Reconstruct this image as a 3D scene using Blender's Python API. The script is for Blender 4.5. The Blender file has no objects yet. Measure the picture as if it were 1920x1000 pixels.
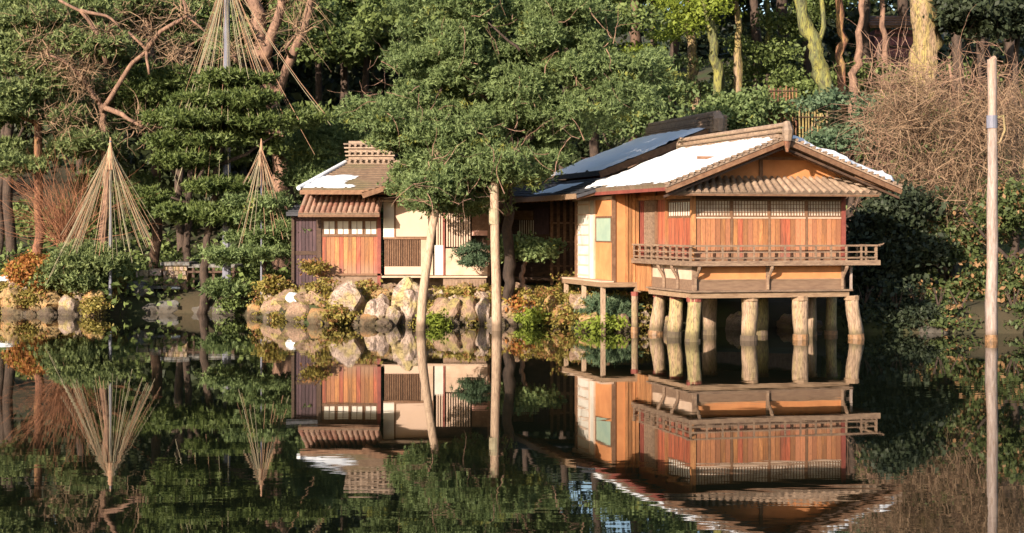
import bpy, math, random
import numpy as np
from mathutils import Vector, Matrix, noise

R = math.radians
random.seed(7)
rng = np.random.default_rng(7)
SC = bpy.context.scene
COL = SC.collection

# ------------------------------------------------------------------ camera, sky, sun, exposure
CAM_Z, FPX, HOR = 3.1, 3000.0, 430.0
cam = bpy.data.cameras.new('camera')
cam.sensor_width = 36.0
cam.lens = 36.0 * FPX / 1920.0
cam.shift_y = -(500.0 - HOR) / 1920.0
cam.clip_end = 4000.0
cam.clip_start = 0.1
cam_o = bpy.data.objects.new('camera', cam)
cam_o.location = (0, 0, CAM_Z)
cam_o.rotation_euler = (R(90), 0, 0)
COL.objects.link(cam_o)
SC.camera = cam_o

SUN_EL, SUN_AZ = R(19), R(-147)          # azimuth of the sun, clockwise from +Y
to_sun = Vector((math.sin(SUN_AZ) * math.cos(SUN_EL), math.cos(SUN_AZ) * math.cos(SUN_EL), math.sin(SUN_EL)))
world = bpy.data.worlds.new('World')
SC.world = world
world.use_nodes = True
wn = world.node_tree
wn.nodes.clear()
sky = wn.nodes.new('ShaderNodeTexSky')
sky.sky_type = 'NISHITA'
sky.sun_disc = False
sky.sun_elevation = SUN_EL
sky.sun_rotation = SUN_AZ
bg = wn.nodes.new('ShaderNodeBackground')
bg.inputs['Strength'].default_value = 0.11
wo = wn.nodes.new('ShaderNodeOutputWorld')
wn.links.new(sky.outputs[0], bg.inputs[0])
wn.links.new(bg.outputs[0], wo.inputs[0])
sun = bpy.data.lights.new('sun', 'SUN')
sun.energy = 5.0
sun.angle = R(0.5)
sun.color = (1.0, 0.86, 0.70)
sun_o = bpy.data.objects.new('sun', sun)
sun_o.rotation_euler = to_sun.to_track_quat('Z', 'Y').to_euler()
sun_o.location = (-30, -30, 40)
COL.objects.link(sun_o)
SC.view_settings.view_transform = 'Standard'
SC.view_settings.look = 'None'
SC.view_settings.gamma = 1.0
SC.view_settings.exposure = 0.95
SC.cycles.max_bounces = 6
SC.cycles.diffuse_bounces = 3
SC.cycles.glossy_bounces = 3
SC.cycles.transmission_bounces = 3
SC.cycles.caustics_reflective = False
SC.cycles.caustics_refractive = False
SC.cycles.use_denoising = True

def X(px, d): return (px - 960.0) * d / FPX
def Z(py, d): return CAM_Z + (HOR - py) * d / FPX
def P(px, py, d): return Vector((X(px, d), d, Z(py, d)))

# ------------------------------------------------------------------ materials
MATS = {}
def nodes_of(name):
    m = bpy.data.materials.new(name)
    m.use_nodes = True
    nt = m.node_tree
    nt.nodes.clear()
    out = nt.nodes.new('ShaderNodeOutputMaterial')
    MATS[name] = m
    return m, nt, out

def surf(name, c1, c2, scale=4.0, rough=0.8, bump=0.15, stretch=(1, 1, 1), c3=None, c3_scale=1.2, c3_amt=0.5,
         vary=0.0, detail=6.0, spec=0.3, bscale=None, ramp=(0.35, 0.65), c4=None, foot=None, wet=None, fine=None):
    """two-tone noise colour, optional patches c3, per-object variation towards c4 or brightness"""
    m, nt, out = nodes_of(name)
    N, L = nt.nodes.new, nt.links.new
    bs = N('ShaderNodeBsdfPrincipled')
    bs.inputs['Roughness'].default_value = rough
    bs.inputs['Specular IOR Level'].default_value = spec
    L(bs.outputs[0], out.inputs['Surface'])
    tc = N('ShaderNodeTexCoord')
    mp = N('ShaderNodeMapping')
    mp.inputs['Scale'].default_value = stretch
    oi = N('ShaderNodeObjectInfo')
    ad = N('ShaderNodeVectorMath'); ad.operation = 'ADD'
    sc_ = N('ShaderNodeVectorMath'); sc_.operation = 'SCALE'
    cmb = N('ShaderNodeCombineXYZ')
    for i in range(3): L(oi.outputs['Random'], cmb.inputs[i])
    L(cmb.outputs[0], sc_.inputs[0]); sc_.inputs['Scale'].default_value = 37.0 if vary else 0.0
    L(tc.outputs['Object'], mp.inputs[0]); L(mp.outputs[0], ad.inputs[0]); L(sc_.outputs[0], ad.inputs[1])
    n1 = N('ShaderNodeTexNoise'); n1.inputs['Scale'].default_value = scale; n1.inputs['Detail'].default_value = detail
    n1.inputs['Roughness'].default_value = 0.65
    L(ad.outputs[0], n1.inputs['Vector'])
    rp = N('ShaderNodeMapRange'); rp.inputs[1].default_value = ramp[0]; rp.inputs[2].default_value = ramp[1]
    L(n1.outputs['Fac'], rp.inputs[0])
    mx = N('ShaderNodeMix'); mx.data_type = 'RGBA'
    L(rp.outputs[0], mx.inputs[0])
    mx.inputs[6].default_value = (*c1, 1); mx.inputs[7].default_value = (*c2, 1)
    cur = mx.outputs[2]
    if c3 is not None:
        n2 = N('ShaderNodeTexNoise'); n2.inputs['Scale'].default_value = c3_scale; n2.inputs['Detail'].default_value = 5
        L(ad.outputs[0], n2.inputs['Vector'])
        r2 = N('ShaderNodeMapRange'); r2.inputs[1].default_value = 0.48; r2.inputs[2].default_value = 0.62
        r2.inputs[4].default_value = c3_amt
        L(n2.outputs['Fac'], r2.inputs[0])
        m2 = N('ShaderNodeMix'); m2.data_type = 'RGBA'
        L(r2.outputs[0], m2.inputs[0]); L(cur, m2.inputs[6]); m2.inputs[7].default_value = (*c3, 1)
        cur = m2.outputs[2]
    if c4 is not None:
        m3 = N('ShaderNodeMix'); m3.data_type = 'RGBA'
        L(oi.outputs['Random'], m3.inputs[0]); L(cur, m3.inputs[6]); m3.inputs[7].default_value = (*c4, 1)
        cur = m3.outputs[2]
    if vary:
        hv = N('ShaderNodeHueSaturation')
        mr = N('ShaderNodeMapRange'); mr.inputs[3].default_value = 1 - vary; mr.inputs[4].default_value = 1 + vary
        ml = N('ShaderNodeMath'); ml.operation = 'MULTIPLY'; ml.inputs[1].default_value = 7.31
        fr = N('ShaderNodeMath'); fr.operation = 'FRACT'
        L(oi.outputs['Random'], ml.inputs[0]); L(ml.outputs[0], fr.inputs[0]); L(fr.outputs[0], mr.inputs[0])
        L(mr.outputs[0], hv.inputs['Value']); L(cur, hv.inputs['Color'])
        cur = hv.outputs[0]
    def mixin(fac, col, cur):
        mm = N('ShaderNodeMix'); mm.data_type = 'RGBA'
        L(fac, mm.inputs[0]); L(cur, mm.inputs[6]); mm.inputs[7].default_value = (*col, 1)
        return mm.outputs[2]
    if fine:
        nf = N('ShaderNodeTexNoise'); nf.inputs['Scale'].default_value = fine[0]; nf.inputs['Detail'].default_value = 3
        L(ad.outputs[0], nf.inputs['Vector'])
        rf = N('ShaderNodeMapRange'); rf.inputs[1].default_value = 0.5; rf.inputs[2].default_value = 0.62; rf.inputs[4].default_value = fine[2]
        L(nf.outputs['Fac'], rf.inputs[0]); cur = mixin(rf.outputs[0], fine[1], cur)
    if foot or wet:
        sep = N('ShaderNodeSeparateXYZ')
        if foot: L(tc.outputs['Generated'], sep.inputs[0])
        else:
            ge = N('ShaderNodeNewGeometry'); L(ge.outputs['Position'], sep.inputs[0])
        am = N('ShaderNodeMath'); am.operation = 'MULTIPLY_ADD'; am.inputs[1].default_value = 0.5 if foot else 0.35
        L(n1.outputs['Fac'], am.inputs[0]); L(sep.outputs['Z'], am.inputs[2])
        rw = N('ShaderNodeMapRange')
        rw.inputs[1].default_value = (0.32 if foot else 0.34); rw.inputs[2].default_value = (0.62 if foot else 0.52)
        rw.inputs[3].default_value = 0.75 if foot else 0.8; rw.inputs[4].default_value = 0.0
        L(am.outputs[0], rw.inputs[0]); cur = mixin(rw.outputs[0], foot or wet, cur)
    L(cur, bs.inputs['Base Color'])
    if bump:
        bp = N('ShaderNodeBump'); bp.inputs['Strength'].default_value = bump; bp.inputs['Distance'].default_value = 0.05
        if bscale:
            nb = N('ShaderNodeTexNoise'); nb.inputs['Scale'].default_value = bscale; nb.inputs['Detail'].default_value = 4
            L(ad.outputs[0], nb.inputs['Vector']); L(nb.outputs['Fac'], bp.inputs['Height'])
        else:
            L(n1.outputs['Fac'], bp.inputs['Height'])
        L(bp.outputs[0], bs.inputs['Normal'])
    return m

def leaf(name, dark, light, trans=0.25, hue=0.0, third=None):
    """leaf colour runs dark..light by the per-face tone of each clump"""
    m, nt, out = nodes_of(name)
    N, L = nt.nodes.new, nt.links.new
    at = N('ShaderNodeAttribute'); at.attribute_name = 'tone'
    mx = N('ShaderNodeMix'); mx.data_type = 'RGBA'
    mx.inputs[6].default_value = (*dark, 1); mx.inputs[7].default_value = (*light, 1)
    L(at.outputs['Fac'], mx.inputs[0])
    cur = mx.outputs[2]
    if third is not None:
        a2 = N('ShaderNodeAttribute'); a2.attribute_name = 'odd'
        gt = N('ShaderNodeMath'); gt.operation = 'GREATER_THAN'; gt.inputs[1].default_value = third[1]
        L(a2.outputs['Fac'], gt.inputs[0])
        m2 = N('ShaderNodeMix'); m2.data_type = 'RGBA'
        L(gt.outputs[0], m2.inputs[0]); L(cur, m2.inputs[6]); m2.inputs[7].default_value = (*third[0], 1)
        cur = m2.outputs[2]
    bs = N('ShaderNodeBsdfPrincipled')
    bs.inputs['Roughness'].default_value = 0.55
    bs.inputs['Specular IOR Level'].default_value = 0.25
    L(cur, bs.inputs['Base Color'])
    tr = N('ShaderNodeBsdfTranslucent'); L(cur, tr.inputs['Color'])
    ms = N('ShaderNodeMixShader'); ms.inputs[0].default_value = trans
    L(bs.outputs[0], ms.inputs[1]); L(tr.outputs[0], ms.inputs[2]); L(ms.outputs[0], out.inputs['Surface'])
    return m

board = surf('orange_boards', (0.54, 0.245, 0.085), (0.32, 0.13, 0.05), 3.0, 0.65, 0.2, (6, 6, 0.7), vary=0.28, c4=(0.42, 0.17, 0.09), c3=(0.20, 0.10, 0.055), c3_amt=0.6, foot=(0.30, 0.18, 0.12), fine=(14, (0.14, 0.07, 0.045), 0.5))
board_pale = surf('pale_orange_boards', (0.52, 0.25, 0.10), (0.34, 0.14, 0.06), 3.0, 0.65, 0.2, (6, 6, 0.7), vary=0.22, c3=(0.22, 0.11, 0.05), c3_amt=0.6, fine=(14, (0.2, 0.10, 0.05), 0.6))
redwood = surf('red_boards', (0.50, 0.14, 0.07), (0.27, 0.07, 0.04), 3.0, 0.6, 0.2, (6, 6, 0.7), vary=0.25, c3=(0.17, 0.08, 0.05), c3_amt=0.6, foot=(0.28, 0.13, 0.10), fine=(14, (0.18, 0.06, 0.04), 0.5))
greywood = surf('weathered_wood', (0.29, 0.195, 0.13), (0.16, 0.10, 0.07), 5.0, 0.8, 0.3, (1, 1, 4), vary=0.15)
beamwood = surf('beam_wood', (0.36, 0.24, 0.15), (0.23, 0.14, 0.085), 3.0, 0.75, 0.25, (1, 5, 5), vary=0.12)
darkwood = surf('dark_wood', (0.10, 0.055, 0.035), (0.05, 0.03, 0.022), 4.0, 0.7, 0.2, (1, 1, 4), vary=0.2)
brownwood = surf('brown_wood', (0.24, 0.13, 0.075), (0.14, 0.07, 0.04), 4.0, 0.7, 0.2, (2, 2, 2), vary=0.2)
plankwood = surf('band_planks', (0.22, 0.14, 0.09), (0.15, 0.09, 0.06), 2.5, 0.75, 0.2, (1, 6, 6), vary=0.12)
ochre = surf('ochre_plaster', (0.62, 0.27, 0.11), (0.52, 0.21, 0.085), 3.0, 0.9, 0.08, c3=(0.40, 0.17, 0.07), c3_amt=0.5)
cream = surf('cream_plaster', (0.62, 0.45, 0.34), (0.50, 0.35, 0.25), 2.0, 0.9, 0.06, c3=(0.38, 0.26, 0.18), c3_amt=0.5)
pinkcream = surf('beige_screen', (0.60, 0.43, 0.33), (0.56, 0.40, 0.30), 1.5, 0.85, 0.04)
whitep = surf('white_paper', (0.76, 0.71, 0.64), (0.64, 0.58, 0.51), 2.0, 0.8, 0.03, vary=0.08, c3=(0.52, 0.44, 0.36), c3_amt=0.35, c3_scale=1.5)
shoji = surf('shoji_paper', (0.64, 0.55, 0.45), (0.50, 0.41, 0.33), 3.0, 0.8, 0.03, vary=0.12, c3=(0.38, 0.29, 0.22), c3_amt=0.5, c3_scale=3)
glassg = surf('green_window_pane', (0.42, 0.52, 0.40), (0.33, 0.44, 0.36), 2.0, 0.15, 0.0, spec=0.6)
purplew = surf('shade_purple_boards', (0.085, 0.048, 0.055), (0.05, 0.03, 0.035), 3.0, 0.7, 0.15, (5, 5, 1), vary=0.2)  # shade on the lean-to and in the gable is put into this colour
tile = surf('brown_roof_tile', (0.34, 0.24, 0.17), (0.19, 0.13, 0.095), 6.0, 0.6, 0.2, vary=0.22, spec=0.4)
redtile = surf('red_roof_tile', (0.36, 0.17, 0.12), (0.24, 0.11, 0.08), 6.0, 0.55, 0.2, vary=0.2, c4=(0.34, 0.22, 0.16), spec=0.4)
shingle = surf('brown_shingle', (0.25, 0.17, 0.115), (0.16, 0.105, 0.072), 5.0, 0.85, 0.3, c3=(0.13, 0.13, 0.06), c3_amt=0.4, c3_scale=0.8)
darkroof = surf('dark_shingle', (0.07, 0.07, 0.08), (0.045, 0.045, 0.05), 5.0, 0.7, 0.3)
snow = surf('snow', (0.86, 0.87, 0.90), (0.80, 0.82, 0.86), 3.0, 0.6, 0.15)
stilt = surf('stilt_log', (0.42, 0.29, 0.20), (0.24, 0.16, 0.11), 4.0, 0.85, 0.5, (5, 5, 0.7), c3=(0.34, 0.28, 0.10), c3_amt=0.35, c3_scale=1.6, vary=0.12, wet=(0.10, 0.075, 0.04), fine=(9, (0.13, 0.085, 0.055), 0.75))
stiltmoss = surf('mossy_stilt', (0.40, 0.33, 0.14), (0.24, 0.19, 0.10), 5.0, 0.9, 0.5, (4, 4, 0.8), c3=(0.42, 0.28, 0.17), c3_amt=0.8, c3_scale=1.8, vary=0.15, wet=(0.10, 0.075, 0.04), fine=(9, (0.13, 0.085, 0.055), 0.75))
wetring = surf('waterline_stain', (0.32, 0.17, 0.08), (0.12, 0.075, 0.045), 8.0, 0.5, 0.3)
polemat = surf('peeled_log', (0.50, 0.36, 0.25), (0.37, 0.25, 0.17), 4.0, 0.75, 0.25, (4, 4, 0.6), vary=0.08, wet=(0.12, 0.08, 0.05), fine=(10, (0.20, 0.13, 0.09), 0.6))
greypole = surf('grey_weathered_log', (0.42, 0.34, 0.30), (0.24, 0.18, 0.16), 3.0, 0.75, 0.3, (4, 4, 0.5), c3=(0.40, 0.22, 0.12), c3_amt=0.55, c3_scale=0.5, wet=(0.12, 0.08, 0.05), fine=(10, (0.20, 0.13, 0.09), 0.6))
bluepole = surf('blue_grey_pole', (0.22, 0.22, 0.27), (0.14, 0.14, 0.18), 3.0, 0.6, 0.15, (4, 4, 0.5))
ropem = surf('straw_rope', (0.42, 0.36, 0.24), (0.30, 0.25, 0.16), 6.0, 0.9, 0.0, vary=0.15)
ropeb = surf('brown_straw', (0.46, 0.27, 0.17), (0.34, 0.20, 0.12), 6.0, 0.9, 0.2, (6, 6, 1), vary=0.15)
bark = surf('pine_bark', (0.20, 0.12, 0.08), (0.09, 0.055, 0.04), 6.0, 0.9, 0.8, (2, 2, 0.8))
redbark = surf('red_pine_bark', (0.32, 0.14, 0.08), (0.13, 0.06, 0.04), 5.0, 0.85, 1.0, (3, 3, 0.6), c3=(0.35, 0.24, 0.08), c3_amt=0.6, fine=(7, (0.07, 0.04, 0.03), 0.8))
palebark = surf('pale_bark', (0.32, 0.19, 0.13), (0.13, 0.075, 0.055), 4.0, 0.85, 0.6, (2, 2, 0.7))
mossbark = surf('mossy_bark', (0.40, 0.31, 0.11), (0.17, 0.12, 0.06), 5.0, 0.9, 1.0, (3, 3, 0.6), c3=(0.33, 0.22, 0.15), c3_amt=0.85, fine=(7, (0.08, 0.06, 0.035), 0.8))
greenbark = surf('green_mossy_bark', (0.19, 0.20, 0.075), (0.075, 0.075, 0.04), 5.0, 0.9, 1.0, (3, 3, 0.6), c3=(0.32, 0.29, 0.07), c3_amt=0.7, fine=(7, (0.06, 0.05, 0.035), 0.8))
darkbark = surf('dark_bark', (0.09, 0.06, 0.045), (0.045, 0.032, 0.026), 5.0, 0.9, 0.8, (2, 2, 0.8), vary=0.25)
twigm = surf('brown_twigs', (0.30, 0.20, 0.125), (0.17, 0.105, 0.065), 3.0, 0.9, 0.0)
twigred = surf('red_brown_twigs', (0.34, 0.15, 0.08), (0.20, 0.09, 0.05), 3.0, 0.9, 0.0)
rockpale = surf('pale_rock', (0.52, 0.39, 0.32), (0.24, 0.17, 0.14), 3.5, 0.9, 1.0, c3=(0.38, 0.30, 0.10), c3_amt=0.75, c3_scale=1.4, vary=0.15, wet=(0.07, 0.055, 0.04), fine=(11, (0.12, 0.09, 0.06), 0.7))
rockbrown = surf('brown_rock', (0.34, 0.22, 0.15), (0.19, 0.12, 0.085), 4.0, 0.9, 0.8, c3=(0.30, 0.26, 0.07), c3_amt=0.6, c3_scale=1.5, vary=0.22, wet=(0.07, 0.055, 0.04), fine=(11, (0.12, 0.09, 0.06), 0.7))
rockyellow = surf('ochre_rock', (0.42, 0.29, 0.13), (0.20, 0.13, 0.06), 4.0, 0.9, 1.0, c3=(0.48, 0.20, 0.07), c3_amt=0.5, c3_scale=1.5, vary=0.15, wet=(0.07, 0.055, 0.04), fine=(11, (0.12, 0.09, 0.06), 0.7))
rockgrey = surf('grey_rock', (0.24, 0.23, 0.22), (0.12, 0.115, 0.11), 4.0, 0.9, 0.7, vary=0.2, wet=(0.07, 0.055, 0.04), fine=(11, (0.12, 0.09, 0.06), 0.7))
stonewall = surf('foundation_stone', (0.30, 0.20, 0.14), (0.20, 0.13, 0.09), 4.0, 0.9, 0.5, vary=0.2)
soil = surf('ground_soil', (0.035, 0.035, 0.018), (0.06, 0.045, 0.025), 0.7, 0.95, 0.6, c3=(0.045, 0.07, 0.02), c3_scale=0.25, c3_amt=0.8, bscale=5)
paint_red = surf('red_paint', (0.27, 0.075, 0.055), (0.17, 0.045, 0.035), 4.0, 0.6, 0.1)

pine_leaf = leaf('pine_needles', (0.080, 0.120, 0.042), (0.260, 0.330, 0.130), 0.34, third=((0.27, 0.28, 0.07), 0.975))
pine_dark = leaf('dark_pine_needles', (0.050, 0.078, 0.018), (0.160, 0.200, 0.060), 0.2)
pine_pale = leaf('pale_pine_needles', (0.100, 0.135, 0.050), (0.280, 0.330, 0.130), 0.32, third=((0.24, 0.17, 0.09), 0.975))
ever_leaf = leaf('evergreen_leaves', (0.055, 0.080, 0.022), (0.190, 0.240, 0.075), 0.2)
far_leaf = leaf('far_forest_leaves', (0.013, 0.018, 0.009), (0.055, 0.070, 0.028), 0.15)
shade_leaf = leaf('shade_dark_evergreen_leaves', (0.016, 0.022, 0.014), (0.050, 0.065, 0.032), 0.15)  # evergreen leaf colour darkened to carry the shade
yellow_leaf = leaf('yellow_green_leaves', (0.12, 0.16, 0.02), (0.30, 0.36, 0.06), 0.35)
blue_leaf = leaf('blue_green_leaves', (0.045, 0.085, 0.045), (0.16, 0.22, 0.12), 0.25)
golden_leaf = leaf('golden_leaves', (0.14, 0.11, 0.025), (0.38, 0.31, 0.08), 0.3, third=((0.30, 0.15, 0.06), 0.82))
orange_leaf = leaf('orange_leaves', (0.22, 0.09, 0.03), (0.48, 0.20, 0.06), 0.3, third=((0.34, 0.26, 0.05), 0.75))
mixed_leaf = leaf('mixed_leaves', (0.035, 0.052, 0.018), (0.12, 0.15, 0.05), 0.25, third=((0.30, 0.17, 0.08), 0.86))

# ------------------------------------------------------------------ mesh helpers
class MB:
    def __init__(s): s.v = []; s.f = []
    def add(s, vs, fs):
        o = len(s.v)
        s.v += [tuple(v) for v in vs]
        s.f += [tuple(i + o for i in f) for f in fs]
        return s
    def box(s, x0, x1, y0, y1, z0, z1):
        return s.add([(x0,y0,z0),(x1,y0,z0),(x1,y1,z0),(x0,y1,z0),(x0,y0,z1),(x1,y0,z1),(x1,y1,z1),(x0,y1,z1)],
                     [(3,2,1,0),(4,5,6,7),(0,1,5,4),(1,2,6,5),(2,3,7,6),(3,0,4,7)])
    def bar(s, p, q, w, h, up=(0, 0, 1)):
        p, q, up = Vector(p), Vector(q), Vector(up)
        d = (q - p).normalized()
        a = d.cross(up)
        if a.length < 1e-4: a = d.cross(Vector((1, 0, 0)))
        a.normalize(); b = a.cross(d).normalized()
        a *= w / 2; b *= h / 2
        vs = [p-a-b, p+a-b, p+a+b, p-a+b, q-a-b, q+a-b, q+a+b, q-a+b]
        return s.add(vs, [(0,3,2,1),(4,5,6,7),(0,1,5,4),(1,2,6,5),(2,3,7,6),(3,0,4,7)])
    def tube(s, pts, rad, n=8, wob=0.0):
        pts = [Vector(p) for p in pts]
        k = len(pts); vs = []
        ref = Vector((0.31, 0.93, 0.17))
        for i, p in enumerate(pts):
            t = (pts[min(i + 1, k - 1)] - pts[max(i - 1, 0)]).normalized()
            a = t.cross(ref).normalized(); b = t.cross(a).normalized()
            r = rad[i] if hasattr(rad, '__len__') else rad
            for j in range(n):
                an = 2 * math.pi * j / n
                rr = r * (1 + wob * noise.noise(p * 1.7 + Vector((math.cos(an), math.sin(an), 0)) * 1.3))
                vs.append(p + a * math.cos(an) * rr + b * math.sin(an) * rr)
        fs = [(i*n+j, i*n+(j+1) % n, (i+1)*n+(j+1) % n, (i+1)*n+j) for i in range(k-1) for j in range(n)]
        fs.append(tuple(range(n))[::-1]); fs.append(tuple((k-1)*n + j for j in range(n)))
        return s.add(vs, fs)
    def mesh(s, name, smooth=False):
        m = bpy.data.meshes.new(name)
        m.from_pydata(s.v, [], s.f)
        if smooth: m.polygons.foreach_set('use_smooth', [True] * len(m.polygons))
        m.update()
        return m

def link(name, mesh, mat=None, parent=None, kind=None, label=None, loc=None, rot=None, scale=None):
    if isinstance(mesh, MB): mesh = mesh.mesh(name)
    if mat is not None and not mesh.materials: mesh.materials.append(mat)
    o = bpy.data.objects.new(name, mesh)
    COL.objects.link(o)
    if parent: o.parent = parent
    if kind: o['kind'] = kind
    if label: o['label'] = label
    if loc is not None: o.location = loc
    if rot is not None: o.rotation_euler = rot
    if scale is not None: o.scale = scale
    return o

def thing(name, label, cat, loc=(0, 0, 0), rz=0.0, group=None):
    o = bpy.data.objects.new(name, None)
    COL.objects.link(o)
    o.empty_display_size = 0.3
    o.location = loc; o.rotation_euler = (0, 0, rz)
    o['label'] = label; o['category'] = cat
    if group: o['group'] = group
    return o

def tagged(o, label, cat, group=None):
    o['label'] = label; o['category'] = cat
    if group: o['group'] = group
    return o

def B(name, par, mat, x0, x1, y0, y1, z0, z1, **k):
    return link(name, MB().box(x0, x1, y0, y1, z0, z1), mat, par, **k)

def smooth(t):
    t = max(0.0, min(1.0, t)); return t * t * (3 - 2 * t)

def slope(name, par, mat, A, Bp, C, D, th=0.12, n=10, lip=0.035):
    """roof plane with stepped courses; A,Bp eave ends, C,D ridge ends (C above Bp)"""
    A, Bp, C, D = map(Vector, (A, Bp, C, D))
    nrm = (Bp - A).cross(D - A).normalized()
    if nrm.z < 0: nrm = -nrm
    mb = MB()
    for i in range(n):
        s0, s1 = i / n, (i + 1) / n
        a0, b0 = A.lerp(D, s0) + nrm * lip, Bp.lerp(C, s0) + nrm * lip
        a1, b1 = A.lerp(D, s1) + nrm * 0.004, Bp.lerp(C, s1) + nrm * 0.004
        a2, b2 = A.lerp(D, s0) - nrm * 0.01, Bp.lerp(C, s0) - nrm * 0.01
        mb.add([a0, b0, b1, a1, a2, b2], [(0, 1, 2, 3), (4, 5, 1, 0)])
    a, b, c, d = A - nrm * th, Bp - nrm * th, C - nrm * th, D - nrm * th
    mb.add([A, Bp, C, D, a, b, c, d], [(4, 7, 6, 5), (0, 4, 5, 1), (1, 5, 6, 2), (2, 6, 7, 3), (3, 7, 4, 0)])
    return link(name, mb, mat, par)

def snow_on(par, A, Bp, C, D, m=(0.06, 0.06, 0.08, 0.02), nu=46, nv=26, th=0.11, seed=0, cover=0.0):
    """snow lying on a roof plane, thin at its ragged edges; m = margins (A-side, B-side, eave, ridge) as fractions"""
    A, Bp, C, D = map(Vector, (A, Bp, C, D))
    nrm = (Bp - A).cross(D - A).normalized()
    if nrm.z < 0: nrm = -nrm
    vs, hs = [], []
    for j in range(nv + 1):
        for i in range(nu + 1):
            u, v = i / nu, j / nv
            p = A.lerp(Bp, u).lerp(D.lerp(C, u), v)
            nz = noise.noise(Vector((p.x * 1.3 + seed, p.y * 1.3, p.z))) * 0.05 + noise.noise(Vector((p.x * 4 + seed, p.y * 4, 0))) * 0.045
            e = min(u - m[0], 1 - m[1] - u, (v - m[2]) * 1.2, (1 - m[3] - v) * 1.2) + nz - cover
            h = th * smooth(e / 0.05) * (0.85 + 0.35 * noise.noise(Vector((p.x * 2.2, p.y * 2.2, seed))))
            vs.append(p + nrm * (0.03 + h)); hs.append(h)
    fs = []
    for j in range(nv):
        for i in range(nu):
            q = (j*(nu+1)+i, j*(nu+1)+i+1, (j+1)*(nu+1)+i+1, (j+1)*(nu+1)+i)
            if max(hs[k] for k in q) > 0.004: fs.append(q)
    mb = MB().add(vs, fs)
    return link('snow_cover', mb.mesh('snow_cover', True), snow, par)

def half_pipe(r, L, n=6, taper=0.9):
    """barrel tile along +Y, lower end at y=0, slightly wider there; closed end"""
    mb = MB(); vs = []
    for y, rr in ((0, r), (L, r * taper)):
        for i in range(n + 1):
            a = math.pi * i / n
            vs.append((math.cos(a) * rr, y, math.sin(a) * rr))
    fs = [(i, i + 1, n + 1 + i + 1, n + 1 + i) for i in range(n)]
    fs.append(tuple(range(n + 1)))
    return mb.add(vs, fs).mesh('tile')

def tile_field(par, mat, A, Bp, C, D, cols, rows, r=0.07, name='tile'):
    A, Bp, C, D = map(Vector, (A, Bp, C, D))
    L = (D - A).length / rows * 1.06
    me = half_pipe(r, L); me.materials.append(mat)
    nrm = (Bp - A).cross(D - A).normalized()
    if nrm.z < 0: nrm = -nrm
    for c in range(cols):
        u = (c + 0.5) / cols
        lo, hi = A.lerp(Bp, u), D.lerp(C, u)
        y = (hi - lo).normalized(); x = y.cross(nrm).normalized()
        for k in range(rows):
            p = lo.lerp(hi, k / rows) + nrm * (0.012 + 0.006 * random.random())
            o = link(name, me, None, par)
            o.matrix_local = Matrix(((x.x, y.x, nrm.x, p.x), (x.y, y.y, nrm.y, p.y), (x.z, y.z, nrm.z, p.z), (0, 0, 0, 1)))

# ------------------------------------------------------------------ foliage helpers
def tri_mesh(name, verts, tone, odd=None, mat=None, per=3):
    n = len(verts) // per
    m = bpy.data.meshes.new(name)
    m.vertices.add(len(verts))
    m.vertices.foreach_set('co', np.ascontiguousarray(verts, dtype=np.float32).ravel())
    m.loops.add(len(verts)); m.loops.foreach_set('vertex_index', np.arange(len(verts), dtype=np.int32))
    m.polygons.add(n)
    m.polygons.foreach_set('loop_start', np.arange(0, n * per, per, dtype=np.int32))
    m.polygons.foreach_set('loop_total', np.full(n, per, dtype=np.int32))
    m.update(calc_edges=True)
    a = m.attributes.new('tone', 'FLOAT', 'FACE'); a.data.foreach_set('value', tone.astype(np.float32))
    if odd is not None:
        b = m.attributes.new('odd', 'FLOAT', 'FACE'); b.data.foreach_set('value', odd.astype(np.float32))
    if mat: m.materials.append(mat)
    return m

def unit(a): return a / np.maximum(np.linalg.norm(a, axis=1, keepdims=True), 1e-6)

def clump_points(blobs, dens, spread, per):
    """blobs: (x,y,z,rx,ry,rz); sub-centres over each blob's volume shell, then points round each"""
    cs, ns = [], []
    for (x, y, z, rx, ry, rz) in blobs:
        area = 4 * math.pi * ((rx * ry) ** 1.6 / 3 + (rx * rz) ** 1.6 / 3 + (ry * rz) ** 1.6 / 3) ** (1 / 1.6)
        n = max(4, int(area * dens))
        d = unit(rng.normal(size=(n, 3)))
        d[:, 2] = np.where(d[:, 2] < -0.6, -d[:, 2] * 0.6, d[:, 2])
        rad = rng.uniform(0.62, 1.06, size=(n, 1))
        cs.append(np.array([x, y, z]) + d * rad * np.array([rx, ry, rz])); ns.append(d)
    c = np.concatenate(cs); nn = np.concatenate(ns)
    tc = rng.uniform(0, 1, size=len(c))
    oc = rng.uniform(0, 1, size=len(c))
    c2 = np.repeat(c, per, axis=0) + rng.normal(size=(len(c) * per, 3)) * np.array([spread, spread, spread * 0.5])
    return c2, np.repeat(nn, per, axis=0), np.repeat(tc, per), np.repeat(oc, per)

def needles(name, blobs, mat, dens=9, spread=0.13, per=10, k=5, ln=0.15, w=0.035, up=0.6):
    p, nn, t, o = clump_points(blobs, dens, spread, per)
    N = len(p)
    base = np.repeat(p, k, axis=0)
    d = unit(rng.normal(size=(N * k, 3)) + np.repeat(nn, k, axis=0) * 0.5 + np.array([0, 0, up]))
    side = unit(np.cross(d, rng.normal(size=(N * k, 3))))
    L = ln * rng.uniform(0.6, 1.25, size=(N * k, 1))
    v = np.empty((N * k * 3, 3))
    v[0::3] = base - side * w; v[1::3] = base + side * w; v[2::3] = base + d * L
    tone = np.clip(np.repeat(t, k) * 0.6 + rng.uniform(0, 0.5, size=N * k), 0, 1)
    return tri_mesh(name, v, tone, np.repeat(o, k), mat)

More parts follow.
